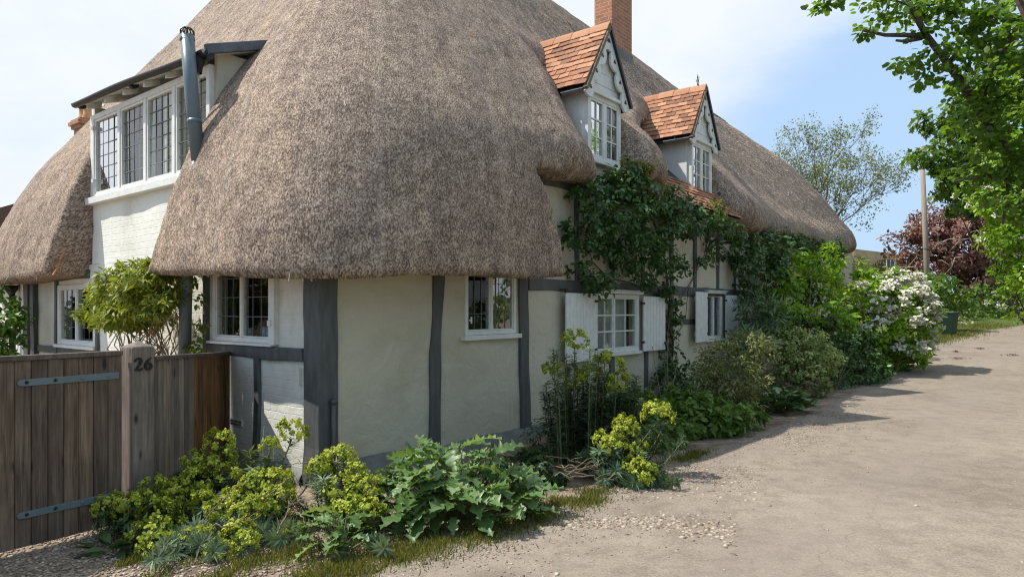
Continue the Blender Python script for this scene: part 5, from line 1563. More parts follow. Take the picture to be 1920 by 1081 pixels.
ml_lime = leaf_mat('lime_leaf', [(0, (.06, .11, .012)), (.5, (.13, .20, .022)), (1, (.24, .30, .04))], .33)
ml_rose = leaf_mat('rose_leaf', [(0, (.028, .07, .018)), (.5, (.062, .13, .034)), (1, (.12, .21, .055))], .2, .4, .45)
ml_rosey = leaf_mat('young_rose_leaf', [(0, (.06, .10, .02)), (.5, (.14, .16, .035)), (1, (.27, .20, .06))], .3)
ml_olive = leaf_mat('olive_shrub_leaf', [(0, (.09, .12, .035)), (.5, (.18, .21, .07)), (1, (.37, .38, .16))], .25)
ml_grey = leaf_mat('grey_leaf', [(0, (.085, .14, .075)), (.5, (.16, .23, .125)), (1, (.27, .34, .21))], .22)
ml_var = leaf_mat('variegated_leaf', [(0, (.11, .17, .04)), (.4, (.23, .31, .085)), (.75, (.42, .47, .17)), (1, (.64, .64, .32))], .22)
ml_bright = leaf_mat('bright_leaf', [(0, (.075, .17, .012)), (.5, (.17, .31, .02)), (1, (.33, .46, .045))], .38)
ml_yel = leaf_mat('yellow_green_leaf', [(0, (.07, .12, .014)), (.45, (.18, .23, .026)), (1, (.40, .40, .06))], .33)
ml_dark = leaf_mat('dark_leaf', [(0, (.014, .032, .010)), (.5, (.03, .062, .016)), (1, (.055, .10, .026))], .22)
ml_white = leaf_mat('white_petal', [(0, (.58, .58, .48)), (.5, (.74, .73, .65)), (1, (.82, .82, .77))], .25, .6, .2, .8)
ml_cop = leaf_mat('copper_leaf', [(0, (.09, .04, .036)), (.5, (.21, .098, .08)), (1, (.38, .21, .165))], .25, .5, .3, 1.2)
ml_tree = leaf_mat('hazel_leaf', [(0, (.05, .11, .016)), (.5, (.10, .19, .028)), (1, (.17, .28, .045))], .48, .4, .4, 1.7)
ml_syc = leaf_mat('maple_leaf', [(0, (.04, .085, .012)), (.5, (.085, .16, .02)), (1, (.16, .25, .035))], .36)
ml_thin = leaf_mat('new_tree_leaf', [(0, (.10, .13, .05)), (.5, (.17, .20, .085)), (1, (.26, .28, .13))], .3)
ml_berg = leaf_mat('bergenia_leaf', [(0, (.05, .11, .04)), (.5, (.09, .175, .06)), (1, (.15, .25, .095))], .15, .35, .5)
ml_pink = leaf_mat('pink_petal', [(0, (.40, .12, .17)), (1, (.58, .28, .32))], .2)
ml_grass = leaf_mat('grass_blade', [(0, (.06, .085, .015)), (.5, (.13, .155, .03)), (.8, (.21, .20, .05)), (1, (.33, .27, .11))], .3)

# ---- spurges: woody stems, whorled narrow leaves, domed lime heads (one head mesh shared by all)
def head_mesh(k, n=760):
    d = unit(rng.normal(0, 1, (n, 3)) + np.array([0, 0, .55])); d = d[d[:, 2] > -.45]; n = len(d)
    # little umbels: bracts gather round smaller domes
    uc = unit(rng.normal(0, 1, (34, 3)) + np.array([0, 0, .5])); uc = uc[uc[:, 2] > -.35]
    idx = rng.integers(0, len(uc), n)
    P = uc[idx] * rng.uniform(.84, 1.0, n)[:, None] + rng.normal(0, .075, (n, 3)); P[:, 2] *= .95
    V, F, kk = scatter('round', P, unit(P) + rng.normal(0, .35, (n, 3)), rng.normal(0, 1, (n, 3)), rng.uniform(.11, .20, n))
    tone = rng.uniform(0, .5, len(uc))[idx] + rng.uniform(0, .5, n)
    return V, F, np.repeat(np.clip(tone, 0, 1), kk)
HEADS = []
def spurge(name, label, base, heads, rad, leafmat, grp, leaf_len=.075, lean=.5, leafy=.55, stems=3, extra=0):
    base = Vector(base)
    t = thing(name, label, 'shrub', base, group=grp)
    mb = MB(); LP, LN, LT = [], [], []
    ends = []
    for i, (h, hr) in enumerate(heads):
        b = base + Vector((random.gauss(0, .12), random.gauss(0, .10), 0)); b.x += (h.x - base.x) * lean; b.y += (h.y - base.y) * lean
        b.z = float(gz(b.x, b.y))
        mid = b.lerp(h, .5) + Vector((random.gauss(0, .05), random.gauss(0, .05), -.05 - .04 * random.random()))
        top = h - Vector((0, 0, hr * .4))
        pts = []
        for k in range(9):
            s_ = k / 8; pts.append((b * (1 - s_) + mid * s_) * (1 - s_) + (mid * (1 - s_) + top * s_) * s_)
        mb.tube(pts, .009, .006, n=5, caps=False)
        for k in range(int(105 * leafy * 2)):
            s_ = 1 - (1 - leafy) * 0 - random.random() ** 1.3 * leafy
            f = s_ * 8; a = min(7, int(f)); p = pts[a].lerp(pts[a + 1], f - a); ax = (pts[a + 1] - pts[a]).normalized()
            r_ = Vector((random.gauss(0, 1), random.gauss(0, 1), random.gauss(0, 1))); r_ = (r_ - ax * r_.dot(ax)).normalized()
            LP.append(p); LT.append(r_ + ax * random.uniform(-.1, .7)); LN.append(ax - r_ * .3)
        ends.append((h, hr))
    for i in range(extra):                        # leafy shoots without flowers
        h, hr = random.choice(heads); e = h + Vector((random.gauss(0, .16), random.gauss(0, .16), -random.uniform(.05, .25)))
        e.z = max(e.z, float(gz(e.x, e.y)) + .1)
        b = base + Vector(((e.x - base.x) * lean, (e.y - base.y) * lean, 0)); b.z = float(gz(b.x, b.y))
        mb.tube([b, b.lerp(e, .5) + Vector((0, 0, -.05)), e], .008, .005, n=5, caps=False)
        for k in range(int(100 + 70 * leafy)):
            s_ = 1 - random.random() ** 1.2 * leafy; p = b.lerp(e, s_); ax = (e - b).normalized()
            r_ = Vector((random.gauss(0, 1), random.gauss(0, 1), random.gauss(0, 1))); r_ = (r_ - ax * r_.dot(ax)).normalized()
            LP.append(p); LT.append(r_ + ax * random.uniform(0, .9)); LN.append(ax - r_ * .3)
    mb.build('stems', m_stem if leafmat is ml_euph else m_gstem, t, True, origin=base)
    n = len(LP)
    V, F, k = scatter('lance', np.array(LP), np.array(LN) + rng.normal(0, .15, (n, 3)), np.array(LT), leaf_len * rng.uniform(.7, 1.3, n), 1.0)
    mk('leaves', V, F, leafmat, t, rnd=np.repeat(rng.uniform(0, 1, n), k), origin=base)
    if not HEADS:
        for q in range(4):
            V, F, R_ = head_mesh(q); me = mk('flower_head', V, F, ml_head, None, rnd=R_); HEADS.append(me.data); bpy.data.objects.remove(me)
    for h, hr in ends:
        o = bpy.data.objects.new('flower_head', random.choice(HEADS)); COL.objects.link(o); o.parent = t
        o.location = h - base; o.scale = (hr * random.uniform(1.05, 1.32), hr * random.uniform(1.05, 1.32), hr * random.uniform(1.0, 1.25)); o.rotation_euler = (random.gauss(0, .25), random.gauss(0, .25), random.uniform(0, 6.28))
    return t
hp = [(547, 812, 26), (506, 836, 20), (411, 830, 24), (420, 860, 22), (361, 865, 22), (389, 876, 24), (367, 902, 26), (375, 930, 22), (428, 893, 22), (289, 922, 26), (300, 945, 20), (333, 918, 24), (338, 940, 20), (383, 945, 24), (410, 955, 24), (439, 942, 26), (445, 965, 22), (203, 952, 26), (225, 968, 22), (244, 950, 28), (483, 910, 28), (505, 935, 28), (518, 908, 30), (525, 940, 28), (470, 955, 26), (296, 978, 38), (283, 1008, 36), (312, 1000, 34), (302, 1030, 30), (328, 1026, 22), (361, 1016, 28), (389, 1030, 24), (411, 1043, 26), (380, 1008, 22), (448, 1006, 32), (462, 1018, 24), (530, 1002, 12)]
heads = []
for (x, y, r) in hp:
    Y = float(np.interp(y, [800, 860, 940, 1000, 1045], [5.75, 5.55, 5.2, 4.85, 4.62])) + random.uniform(-.08, .08)
    heads.append((at(x, y, Y), r / FPX * Y))
spurge('spurge', 'broad sprawling spurge with lime flower heads in front of the fence', on_ground(440, 985), heads, .1, ml_euph, 'spurges in the border', .085, .45, .55, extra=60)
hp = [(600, 876, 26), (630, 862, 24), (645, 858, 24), (664, 890, 24), (640, 930, 32), (650, 950, 30), (685, 914, 28), (680, 945, 34), (665, 965, 30), (690, 965, 28), (599, 880, 24), (631, 1027, 13)]
heads = [(at(x, y, float(np.interp(y, [850, 960, 1030], [5.55, 5.15, 4.6]))), r / FPX * 5.3) for x, y, r in hp]
spurge('spurge', 'small spurge crowded with lime heads between the corner post and the jagged poppy', on_ground(650, 985), heads, .1, ml_euph, 'spurges in the border', .08, .4, .6, extra=14)
hp = [(1078, 640, 24), (1036, 698, 20), (1103, 709, 26), (1071, 725, 17), (1139, 690, 28), (1120, 735, 17), (1160, 718, 20)]
heads = [(at(x, y, 7.6 + random.uniform(-.15, .15)), r / FPX * 7.6) for x, y, r in hp]
spurge('spurge', 'tall upright spurge standing in front of the left hand shutter', on_ground(1090, 868), heads, .1, ml_euphd, 'spurges in the border', .10, .8, .9, extra=60)
hp = [(1234, 778, 28), (1171, 797, 20), (1180, 803, 18), (1135, 826, 20), (1153, 838, 22), (1189, 872, 20), (1200, 888, 22), (1205, 898, 20), (1214, 885, 18), (1200, 842, 15)]
heads = [(at(x, y, 6.9 - (y - 780) * .004), r / FPX * 6.7) for x, y, r in hp]
spurge('spurge', 'low leaning spurge with bright yellow heads at the lane edge below the shuttered window', on_ground(1130, 893), heads, .1, ml_euphd, 'spurges in the border', .095, .5, .75, extra=34)
# bare woody stems sprawling out of it belong to the low spurge
# old bare stems sprawling out of the two lime spurges by the lane
def old_stems(t, runs):
    for pts in runs:
        P_ = [at(*p) for p in pts]; fine = []
        for k in range(15):
            s_ = k / 14; q = (P_[0] * (1 - s_) + P_[1] * s_) * (1 - s_) + (P_[1] * (1 - s_) + P_[2] * s_) * s_
            fine.append(q + Vector((noise.noise((k * .45, pts[0][0], 1)), noise.noise((k * .45, pts[0][0], 5)), noise.noise((k * .45, pts[0][0], 9)))) * .045)
        mb = MB(); mb.tube(fine, .0065, .003, n=6, caps=False)
        for k in (7, 10): mb.tube([fine[k], fine[k].lerp(fine[k + 2], .6) + Vector((0, 0, .03)), fine[k + 3] + Vector((random.gauss(0, .02), 0, .06))], .003, .0015, n=4, caps=False)
        mb.build('bare_stem', m_stem, t, True, origin=t.location)
SP = [o for o in COL.objects if o.name.split('.')[0] == 'spurge' and o.type == 'EMPTY']
old_stems(SP[0], [((545, 895, 5.3), (500, 930, 5.1), (455, 965, 5.0)), ((470, 900, 5.3), (420, 925, 5.0), (375, 985, 4.9)), ((640, 868, 5.4), (590, 862, 5.5), (540, 872, 5.5)), ((400, 985, 4.75), (440, 990, 4.75), (490, 965, 4.9)), ((555, 960, 4.9), (580, 975, 4.75), (600, 1010, 4.7)), ((520, 1000, 4.7), (535, 960, 4.85), (560, 930, 5.0))])
old_stems(SP[3], [((1020, 852, 6.7), (1070, 862, 6.5), (1120, 872, 6.5)), ((1030, 875, 6.5), (1080, 870, 6.4), (1130, 885, 6.4)), ((1040, 892, 6.3), (1090, 878, 6.3), (1140, 868, 6.5)), ((1060, 890, 6.2), (1120, 895, 6.2), (1170, 900, 6.3)), ((1010, 862, 6.7), (1060, 880, 6.4), (1110, 892, 6.3))])
# ---- poppy clump of big jagged leaves
def big_leaves(name, label, base, n, reach, height, L0, mat, tpl='lobed', W=1.0, cat='plant', sq=.8, grp=None, lean=.6):
    base = Vector(base); t = thing(name, label, cat, base, group=grp)
    P, N, T, LL = [], [], [], []
    for i in range(n):
        a = random.uniform(0, 2 * math.pi); q = math.sqrt(random.random()); hgt = height * (1 - q ** 2 * .75) * random.uniform(.35, 1.0)
        p = Vector((base.x + math.cos(a) * q * reach[0] - 0, base.y + math.sin(a) * q * reach[1], 0)); p.z = float(gz(p.x, p.y)) + hgt * .75
        rx = math.cos(a) * DX * 0 + math.cos(a); ry = math.sin(a)
        P.append(p); T.append((rx * lean + random.gauss(0, .35), ry * lean + random.gauss(0, .35), random.uniform(-.25, 1.1) * (1 - q * .5))); N.append((-rx * .35 + random.gauss(0, .3), -ry * .35 + random.gauss(0, .3), 1)); LL.append(L0 * random.uniform(.55, 1.15))
    V, F, k = scatter(tpl, np.array(P), np.array(N, float), np.array(T, float), np.array(LL), W)
    V[:, 2] = np.maximum(V[:, 2], .012)
    mk('leaves', V, F, mat, t, rnd=np.repeat(rng.uniform(0, 1, n), k), origin=base)
    mb = MB()
    for p in P[::2]: mb.tube([base + (p - base) * .25 - Vector((0, 0, (p.z - base.z) * .25)), p * .5 + base * .5 - Vector((0, 0, .02)), p], .009, .005, n=5, caps=False)
    mb.build('stems', m_gstem, t, True, origin=base)
    return t
b = on_ground(850, 968)
big_leaves('poppy_plant', 'large glaucous clump of jagged poppy leaves below the plaster wall', b, 240, (.60, .42), .80, .31, ml_poppy, W=.8)
big_leaves('poppy_plant', 'smaller jagged leaved poppy in front of the small spurge', on_ground(640, 1030), 34, (.16, .15), .42, .22, ml_poppy)
big_leaves('dark_dock', 'dark strap leaved weed on the gravel beside the gate', on_ground(215, 1035), 22, (.10, .08), .10, .22, ml_ger, 'lance', 2.0, lean=1.2)
plant('geranium', 'green ferny cranesbill with small white flowers at the foot of the gate', 'plant', on_ground(250, 1010), [(on_ground(250, 1005) + Vector((0, .05, .13)), (.22, .2, .16))], 3.0, .07, 16, 'palmate', .05, ml_ger, m_gstem, .003)
plant('geranium', 'low mat of cut leaved cranesbill right of the poppy clump', 'plant', on_ground(1010, 905), [(on_ground(1000, 905) + Vector((0, 0, .1)), (.36, .26, .17)), (on_ground(965, 925) + Vector((0, 0, .06)), (.2, .2, .10))], 3.0, .09, 22, 'palmate', .075, ml_ger, m_gstem, .003)
# ---- rest of the border, nearest first
def W3(x, y, Y): return at(x, y, Y)
def gplant(name, label, cat, bx, by, blobs, **kw):
    """blobs given as (px, py, depth offset, rx, rz) at the depth of the plant's base"""
    b = on_ground(bx, by); Y = b.y
    bl = [(at(x, y, Y + dy), (rx, rx * .85, rz)) for x, y, dy, rx, rz in blobs]
    return plant(name, label, cat, b, bl, **kw)
gplant('hellebore', 'dark bushy filler with narrow leaves behind the tall spurge', 'plant', 1040, 850, [(1030, 815, .2, .26, .28), (1080, 810, .25, .28, .3), (1040, 860, -.1, .3, .14), (1110, 840, .1, .3, .25), (1060, 890, -.3, .3, .12)], dens=3.4, r=.10, per=30, tpl='lance', size=.09, mat=ml_euphd, stem_mat=m_gstem, stem_r=.004, W=1.5)
gplant('lady_mantle', 'pale green soft leaved plant below the shuttered window', 'plant', 1190, 800, [(1190, 755, .4, .40, .26), (1150, 775, .5, .35, .24), (1215, 770, .3, .35, .25)], dens=3.6, r=.1, per=22, tpl='round', size=.07, mat=ml_lime, stem_mat=m_gstem, stem_r=.004)
gplant('cranesbill', 'mid green cranesbill mound between the two lime spurges', 'plant', 1230, 845, [(1200, 835, .1, .34, .22), (1250, 815, .3, .36, .25), (1160, 850, .1, .3, .2)], dens=3.8, r=.1, per=24, tpl='palmate', size=.07, mat=ml_mid, stem_mat=m_gstem, stem_r=.004)
gplant('hellebore', 'lush green hellebore with pale drooping flowers at the lane edge', 'plant', 1310, 822, [(1300, 780, .2, .42, .27), (1355, 785, .3, .36, .24), (1265, 770, .6, .40, .32), (1250, 800, .2, .3, .2)], dens=3.8, r=.12, per=22, tpl='ovate', size=.11, mat=ml_mid, stem_mat=m_gstem, stem_r=.005)
gplant('honeysuckle', 'bright leafy climber rising from the ground beside the right shutter', 'climber', 1250, 790, [(1256, 640, 1.9, .16, .5), (1245, 720, 1.7, .33, .4), (1280, 715, 1.5, .5, .42), (1300, 760, 1.0, .55, .3), (1260, 590, 2.1, .12, .35)], dens=2.6, r=.14, per=24, tpl='ovate', size=.10, mat=ml_rose, stem_mat=m_stem, stem_r=.008)
gplant('olive_shrub', 'open airy shrub of small olive leaves below the second window', 'shrub', 1375, 800, [(1375, 710, .3, .46, .40), (1350, 690, .4, .40, .42), (1405, 660, .4, .40, .34), (1395, 725, .2, .38, .3), (1425, 640, .4, .22, .22), (1335, 735, .3, .33, .32)], dens=3.6, r=.12, per=34, tpl='lance', size=.075, mat=ml_olive, stem_mat=m_stem, stem_r=.008, frac=.3, W=1.9, shell=.35)
gplant('hellebore', 'clump of fresh green leaves under the olive shrub', 'plant', 1350, 810, [(1345, 790, .1, .35, .2), (1390, 780, .2, .3, .2)], dens=3, r=.12, per=20, tpl='lance', size=.14, mat=ml_mid, stem_mat=m_gstem, stem_r=.004, W=2.2)
big_leaves('bergenia', 'broad glossy leaved bergenia clump at the foot of the variegated bush', on_ground(1462, 772), 150, (.50, .36), .52, .20, ml_berg, 'round', 1.0)
gplant('pink_cranesbill', 'small pink flowered cranesbill beside the bergenia', 'plant', 1525, 745, [(1520, 728, .1, .42, .22)], dens=3, r=.12, per=24, tpl='palmate', size=.07, mat=ml_olive, stem_mat=m_gstem, stem_r=.004)
gplant('buddleja', 'grey green bush of long upright leaves beside the second window', 'shrub', 1415, 735, [(1418, 585, .4, .36, .42), (1405, 560, .5, .2, .28), (1445, 600, .4, .38, .35), (1400, 615, .3, .22, .3), (1420, 650, .2, .4, .3)], dens=2.6, r=.16, per=26, tpl='lance', size=.17, mat=ml_grey, stem_mat=m_stem, stem_r=.010, W=1.6, axis=(0, 0, .5))
gplant('variegated_bush', 'dense rounded cream edged evergreen bush beside the lane', 'shrub', 1510, 735, [(1508, 655, .3, .66, .42), (1475, 640, .4, .5, .36), (1545, 672, .3, .34, .32), (1505, 690, .2, .55, .26)], dens=5.0, r=.13, per=34, tpl='ovate', size=.07, mat=ml_var, stem_mat=m_stem, stem_r=.012, frac=.1, shell=.7)
gplant('fern', 'low fern like plant between the variegated bush and the white flowered shrub', 'plant', 1605, 710, [(1605, 693, 0, .36, .25)], dens=3, r=.14, per=22, tpl='lance', size=.2, mat=ml_mid, stem_mat=m_gstem, stem_r=.005, W=1.6)
# white flowered shrub
t_, cl = gplant('mock_orange', 'large shrub smothered in white flower clusters by the lane', 'shrub', 1672, 697, [(1680, 610, .3, .85, 1.05), (1660, 560, .5, .55, .6), (1715, 600, .5, .55, .85), (1640, 640, .2, .55, .6), (1690, 540, .6, .45, .45), (1700, 655, 0, .5, .45), (1640, 680, 0, .5, .3)], dens=3.2, r=.22, per=34, tpl='ovate', size=.13, mat=ml_bright, stem_mat=m_stem, stem_r=.016, frac=.1, shell=.7)
fsub = sub_clumps([(at(x, y, t_.location.y + dy), (rx * 1.05, rx * .9, rz * 1.05)) for x, y, dy, rx, rz in [(1680, 600, .3, .85, 1.0), (1655, 560, .4, .55, .6), (1715, 590, .4, .55, .8), (1640, 625, .1, .5, .55), (1690, 540, .5, .45, .45), (1700, 640, 0, .5, .4)]], 3.4, .17, .93)
fcl = [(c[0], .15 * rng.uniform(.5, 1.3), c[2] * .4 + np.array([-.1, -.4, .6])) for c in fsub if c[2][1] < .35 and rng.uniform() < np.clip((c[0][2] - .3) / 1.2, .25, .9)]
V, F, R_ = leafage(fcl, 34, 'round', .085, up=.6, rand=.5, flat=.5)
mk('flower_cluster', V, F, ml_white, t_, rnd=R_, origin=t_.location)
# bright shrub trained on the wall, and dark ones under the far eave
def wall_plant(name, label, cat, base, pxs, off, **kw):
    """blobs given as (px, py, metres off the wall, rx, rz)"""
    bl = [(on_plane(x, y, o_), (rx, rx * .7, rz)) for x, y, o_, rx, rz in pxs]
    return plant(name, label, cat, base, bl, **kw)
wall_plant('wisteria', 'vivid fresh green wisteria spreading under the far eave', 'climber', loc(11.5, -1.0, .05), [(1490, 500, .8, .6, .45), (1540, 490, 1.0, .6, .4), (1590, 520, 1.1, .7, .5), (1475, 530, .8, .5, .35), (1530, 540, 1.1, .6, .4), (1480, 590, 1.1, .55, .25), (1530, 580, 1.3, .6, .3), (1590, 570, 1.4, .6, .4), (1600, 620, 1.5, .5, .4), (1560, 610, 1.5, .55, .3), (1620, 540, 1.3, .4, .4)], 0, dens=2.8, r=.2, per=30, tpl='ovate', size=.15, mat=ml_bright, stem_mat=m_stem, stem_r=.022, frac=.12, W=.75)
wall_plant('dark_climber', 'dark leafed climber in the shade under the far eave', 'climber', loc(10.6, -.3, .0), [(1400, 470, .3, .45, .35), (1440, 460, .4, .5, .35), (1430, 500, .4, .6, .3), (1480, 460, .5, .6, .3), (1540, 470, .5, .8, .3), (1395, 510, .3, .25, .3), (1345, 462, .2, .3, .16), (1372, 470, .25, .25, .25), (1410, 540, .4, .3, .3)], 0, dens=3.2, r=.16, per=26, tpl='ovate', size=.11, mat=ml_rose, stem_mat=m_bark, stem_r=.02, frac=.2)
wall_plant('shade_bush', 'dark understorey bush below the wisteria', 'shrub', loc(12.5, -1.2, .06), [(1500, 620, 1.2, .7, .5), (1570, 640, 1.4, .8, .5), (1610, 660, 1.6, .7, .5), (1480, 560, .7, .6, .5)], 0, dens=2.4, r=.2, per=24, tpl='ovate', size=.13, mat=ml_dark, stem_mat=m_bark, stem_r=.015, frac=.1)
# climbing rose over the front wall
rpx = [(1180, 330, .45, .28, .22), (1150, 345, .4, .3, .2), (1110, 365, .3, .25, .2), (1085, 350, .25, .14, .2), (1200, 365, .5, .45, .3), (1250, 385, .5, .45, .28), (1300, 405, .5, .5, .22), (1350, 425, .5, .35, .18), (1380, 440, .5, .2, .15), (1120, 410, .35, .32, .26), (1170, 420, .45, .45, .38), (1230, 425, .5, .45, .34), (1280, 430, .45, .35, .2), (1085, 440, .25, .25, .22), (1140, 460, .35, .3, .22), (1190, 475, .4, .4, .3), (1235, 480, .4, .32, .3), (1265, 500, .3, .22, .2), (1115, 525, .25, .3, .12), (1090, 505, .2, .2, .12), (1130, 540, .2, .16, .10), (1200, 520, .25, .25, .18), (1250, 540, .2, .2, .16), (1325, 488, .2, .22, .06), (1275, 575, .2, .14, .12)]
rt, rcl = wall_plant('climbing_rose', 'dark green climbing rose sprawling over the front wall below the dormers', 'climber', loc(7.35, -.15, .05), rpx, 0, dens=3.7, r=.13, per=30, tpl='ovate', size=.085, mat=ml_rose, stem_mat=None, droop=.6)
ycl = sub_clumps([(on_plane(x, y, o_), (r, r * .7, r)) for x, y, o_, r in ((1185, 310, .5, .2), (1200, 330, .55, .22), (1225, 355, .6, .2), (1340, 395, .55, .2), (1370, 430, .55, .15))], 3, .09)
V, F, R_ = leafage(ycl, 20, 'ovate', .07); mk('young_shoots', V, F, ml_rosey, rt, rnd=R_, origin=rt.location)
mb = MB()
def wallpath(pp, o0=.05): return [on_plane(x, y, o0 + .05 * math.sin(i * 1.7)) for i, (x, y) in enumerate(pp)]
for pp, r in (([(1262, 760), (1258, 700), (1250, 640), (1255, 560), (1248, 500), (1235, 440), (1215, 390)], .035), ([(1258, 720), (1262, 640), (1240, 560), (1225, 520), (1205, 470), (1180, 420), (1150, 370)], .022), ([(1255, 620), (1270, 570), (1300, 520), (1312, 485), (1345, 490), (1385, 480)], .012),
               ([(1250, 560), (1215, 540), (1180, 530), (1140, 520), (1110, 490), (1100, 450)], .014), ([(1262, 640), (1285, 600), (1290, 545), (1310, 500)], .009), ([(1310, 500), (1320, 480), (1330, 440), (1340, 410)], .010), ([(1242, 480), (1270, 440), (1310, 410), (1360, 420)], .014), ([(1205, 540), (1190, 500), (1195, 450), (1190, 400)], .012)):
    mb.tube(wallpath(pp), r, r * .5, n=6, caps=False)
mb.build('stems', m_bark, rt, True, origin=rt.location)
# bush on the sunny side wall with its tangle of brown stems
sb = [(on_side(x, y, o_), (r, r * .8, rz)) for x, y, o_, r, rz in ((235, 545, .5, .34, .28), (285, 530, .5, .36, .28), (205, 570, .5, .22, .2), (250, 580, .55, .34, .22), (295, 565, .5, .26, .24), (215, 600, .55, .22, .12), (265, 515, .45, .26, .16), (300, 515, .42, .16, .2), (240, 590, .6, .3, .14), (165, 590, .5, .12, .1), (190, 555, .45, .16, .14))]
bt = plant('jasmine', 'yellow green narrow leaved bush on brown stems against the side wall', 'shrub', loc(-.35, 3.7, 0), sb, 5.0, .10, 30, 'lance', .10, ml_yel, None, W=1.8)[0]
mb = MB()
for i in range(46):
    a = on_side(random.uniform(225, 325), random.uniform(660, 720), .35); e = on_side(random.uniform(205, 335), random.uniform(570, 625), random.uniform(.2, .6)); m_ = a.lerp(e, .5) + Vector((random.gauss(0, .12), random.gauss(0, .08), random.gauss(0, .05)))
    mb.tube([a, a.lerp(m_, .6), m_, e], .008, .005, n=5, caps=False)
for k in range(4): mb.tube([loc(-.3, 3.3 + .25 * k, 0), loc(-.33, 3.35 + .25 * k, .6), on_side(235 + 25 * k, 690, .35)], .02, .012, n=6, caps=False)
mb.build('stems', m_stem, bt, True, origin=bt.location)
sb2 = [(on_side(x, y, .16), (r, r * .6, rz)) for x, y, r, rz in ((372, 560, .06, .25), (368, 620, .07, .16), (378, 650, .12, .08), (365, 530, .05, .1), (385, 610, .07, .05))]
plant('sprig_climber', 'thin leafy climber between the flue pipe and kitchen window', 'climber', loc(-.12, 2.2, 0), sb2, 2.2, .06, 9, 'ovate', .07, ml_lime, m_gstem, .004)
plant('garden_shrub', 'fresh green garden shrub behind the gate at the far left edge', 'shrub', on_side(5, 800, 1.2) * 1 - Vector((0, 0, 0)) if False else Vector((-7.9, 10.6, 0)), [(at(8, 620, 10.6), (.35, .3, .55)), (at(-15, 590, 10.6), (.4, .3, .5)), (at(10, 700, 10.6), (.4, .3, .6))], 3, .13, 24, 'ovate', .10, ml_mid, m_stem, .01)

gplant('ground_ivy', 'low tangle of dark leaves under the variegated bush', 'plant', 1560, 730, [(1540, 715, .5, .6, .2), (1580, 700, .7, .6, .3), (1620, 690, 1.0, .6, .35), (1450, 745, -.6, .6, .25), (1590, 655, 1.2, .7, .5)], dens=3, r=.14, per=24, tpl='ovate', size=.09, mat=ml_rose, stem_mat=m_gstem, stem_r=.004)
# ---- hedges and trees up the lane
def shrub_at(name, label, cat, base, blobs, **kw): return plant(name, label, cat, base, blobs, **kw)
def far(name, label, cat, bx, by, Y, blobs, **kw):
    b = at(bx, by, Y); b.z = float(gz(b.x, b.y))
    return plant(name, label, cat, b, [(at(x, y, Y + dy), (rx, ry, rz)) for x, y, dy, rx, ry, rz in blobs], **kw)
far('elder_bush', 'soft green bush around the foot of the telegraph pole', 'shrub', 1775, 630, 27.0, [(1765, 560, 0, .7, .7, 1.0), (1790, 575, .4, .7, .7, .8), (1750, 545, .3, .5, .5, .7), (1755, 600, -.2, .6, .6, .6), (1740, 530, 1, .5, .5, .7), (1735, 590, 0, .5, .6, .7)], dens=2.6, r=.3, per=30, tpl='ovate', size=.17, mat=ml_mid, stem_mat=m_stem, stem_r=.02, frac=.1)
far('hedge', 'clipped mixed green hedge behind the bin', 'hedge', 1830, 605, 37.0, [(1800, 590, -1.5, 1.2, 1.2, 1.0), (1825, 575, 0, 1.3, 1.3, 1.2), (1850, 570, 2.5, 1.5, 1.5, 1.3), (1870, 565, 5, 1.6, 1.6, 1.3), (1845, 592, 0, 1.2, 1.2, .5), (1815, 605, -3, .9, .9, .6)], dens=2.6, r=.42, per=34, tpl='ovate', size=.2, mat=ml_mid, stem_mat=m_stem, stem_r=.03, frac=.08)
ct, ccl = far('copper_plum', 'round topped tree with copper purple leaves beyond the pole', 'tree', 1800, 600, 40.0, [(1780, 455, 0, 2.8, 2.4, 2.4), (1835, 460, .5, 2.6, 2.2, 2.3), (1735, 480, 0, 2.0, 2.0, 1.6), (1800, 420, .5, 2.2, 2.2, 1.2), (1875, 470, -1, 1.9, 1.8, 1.9), (1850, 425, -.5, 1.6, 1.6, 1.2), (1690, 465, .3, 1.1, 1.0, 1.0), (1800, 530, -.5, 2.2, 2.0, 1.2), (1850, 545, .5, 1.4, 1.4, 1.2), (1750, 430, 1, 1.5, 1.5, 1.0)], dens=2.9, r=.5, per=44, tpl='ovate', size=.24, mat=ml_cop, stem_mat=None, shell=.6, part='crown')
twigs(ct.location, ccl, .08, m_bark, 'trunk', ct, ct.location, .12)
mb = MB()
for (x, y) in ((1760, 455), (1800, 450), (1785, 500), (1720, 480), (1840, 440), (1700, 500), (1815, 430)):
    p = at(x, y, 37.6)
    for k in range(3):
        q = p + Vector((random.gauss(0, .5), random.gauss(0, .2), random.gauss(.25, .35))); mb.tube([p + Vector((0, 1.0, -.6)), p, p.lerp(q, .6) + Vector((random.gauss(0, .15), -.1, .15)), q], .035, .012, n=5, caps=False)
mb.build('dead_branch', m_pale, ct, True, origin=ct.location)
far('cow_parsley', 'pale cow parsley in flower at the far bend of the lane', 'plant', 1885, 595, 44.0, [(1885, 575, 0, .9, .9, .5), (1870, 580, 0, .6, .6, .4), (1900, 578, 1, .5, .6, .4)], dens=2.6, r=.28, per=22, tpl='round', size=.14, mat=ml_white, stem_mat=m_gstem, stem_r=.02)
far('cow_parsley', 'thin patch of cow parsley just right of the bin', 'plant', 1803, 625, 31.0, [(1803, 608, 0, .4, .4, .35)], dens=2, r=.2, per=14, tpl='round', size=.09, mat=ml_white, stem_mat=m_gstem, stem_r=.01)
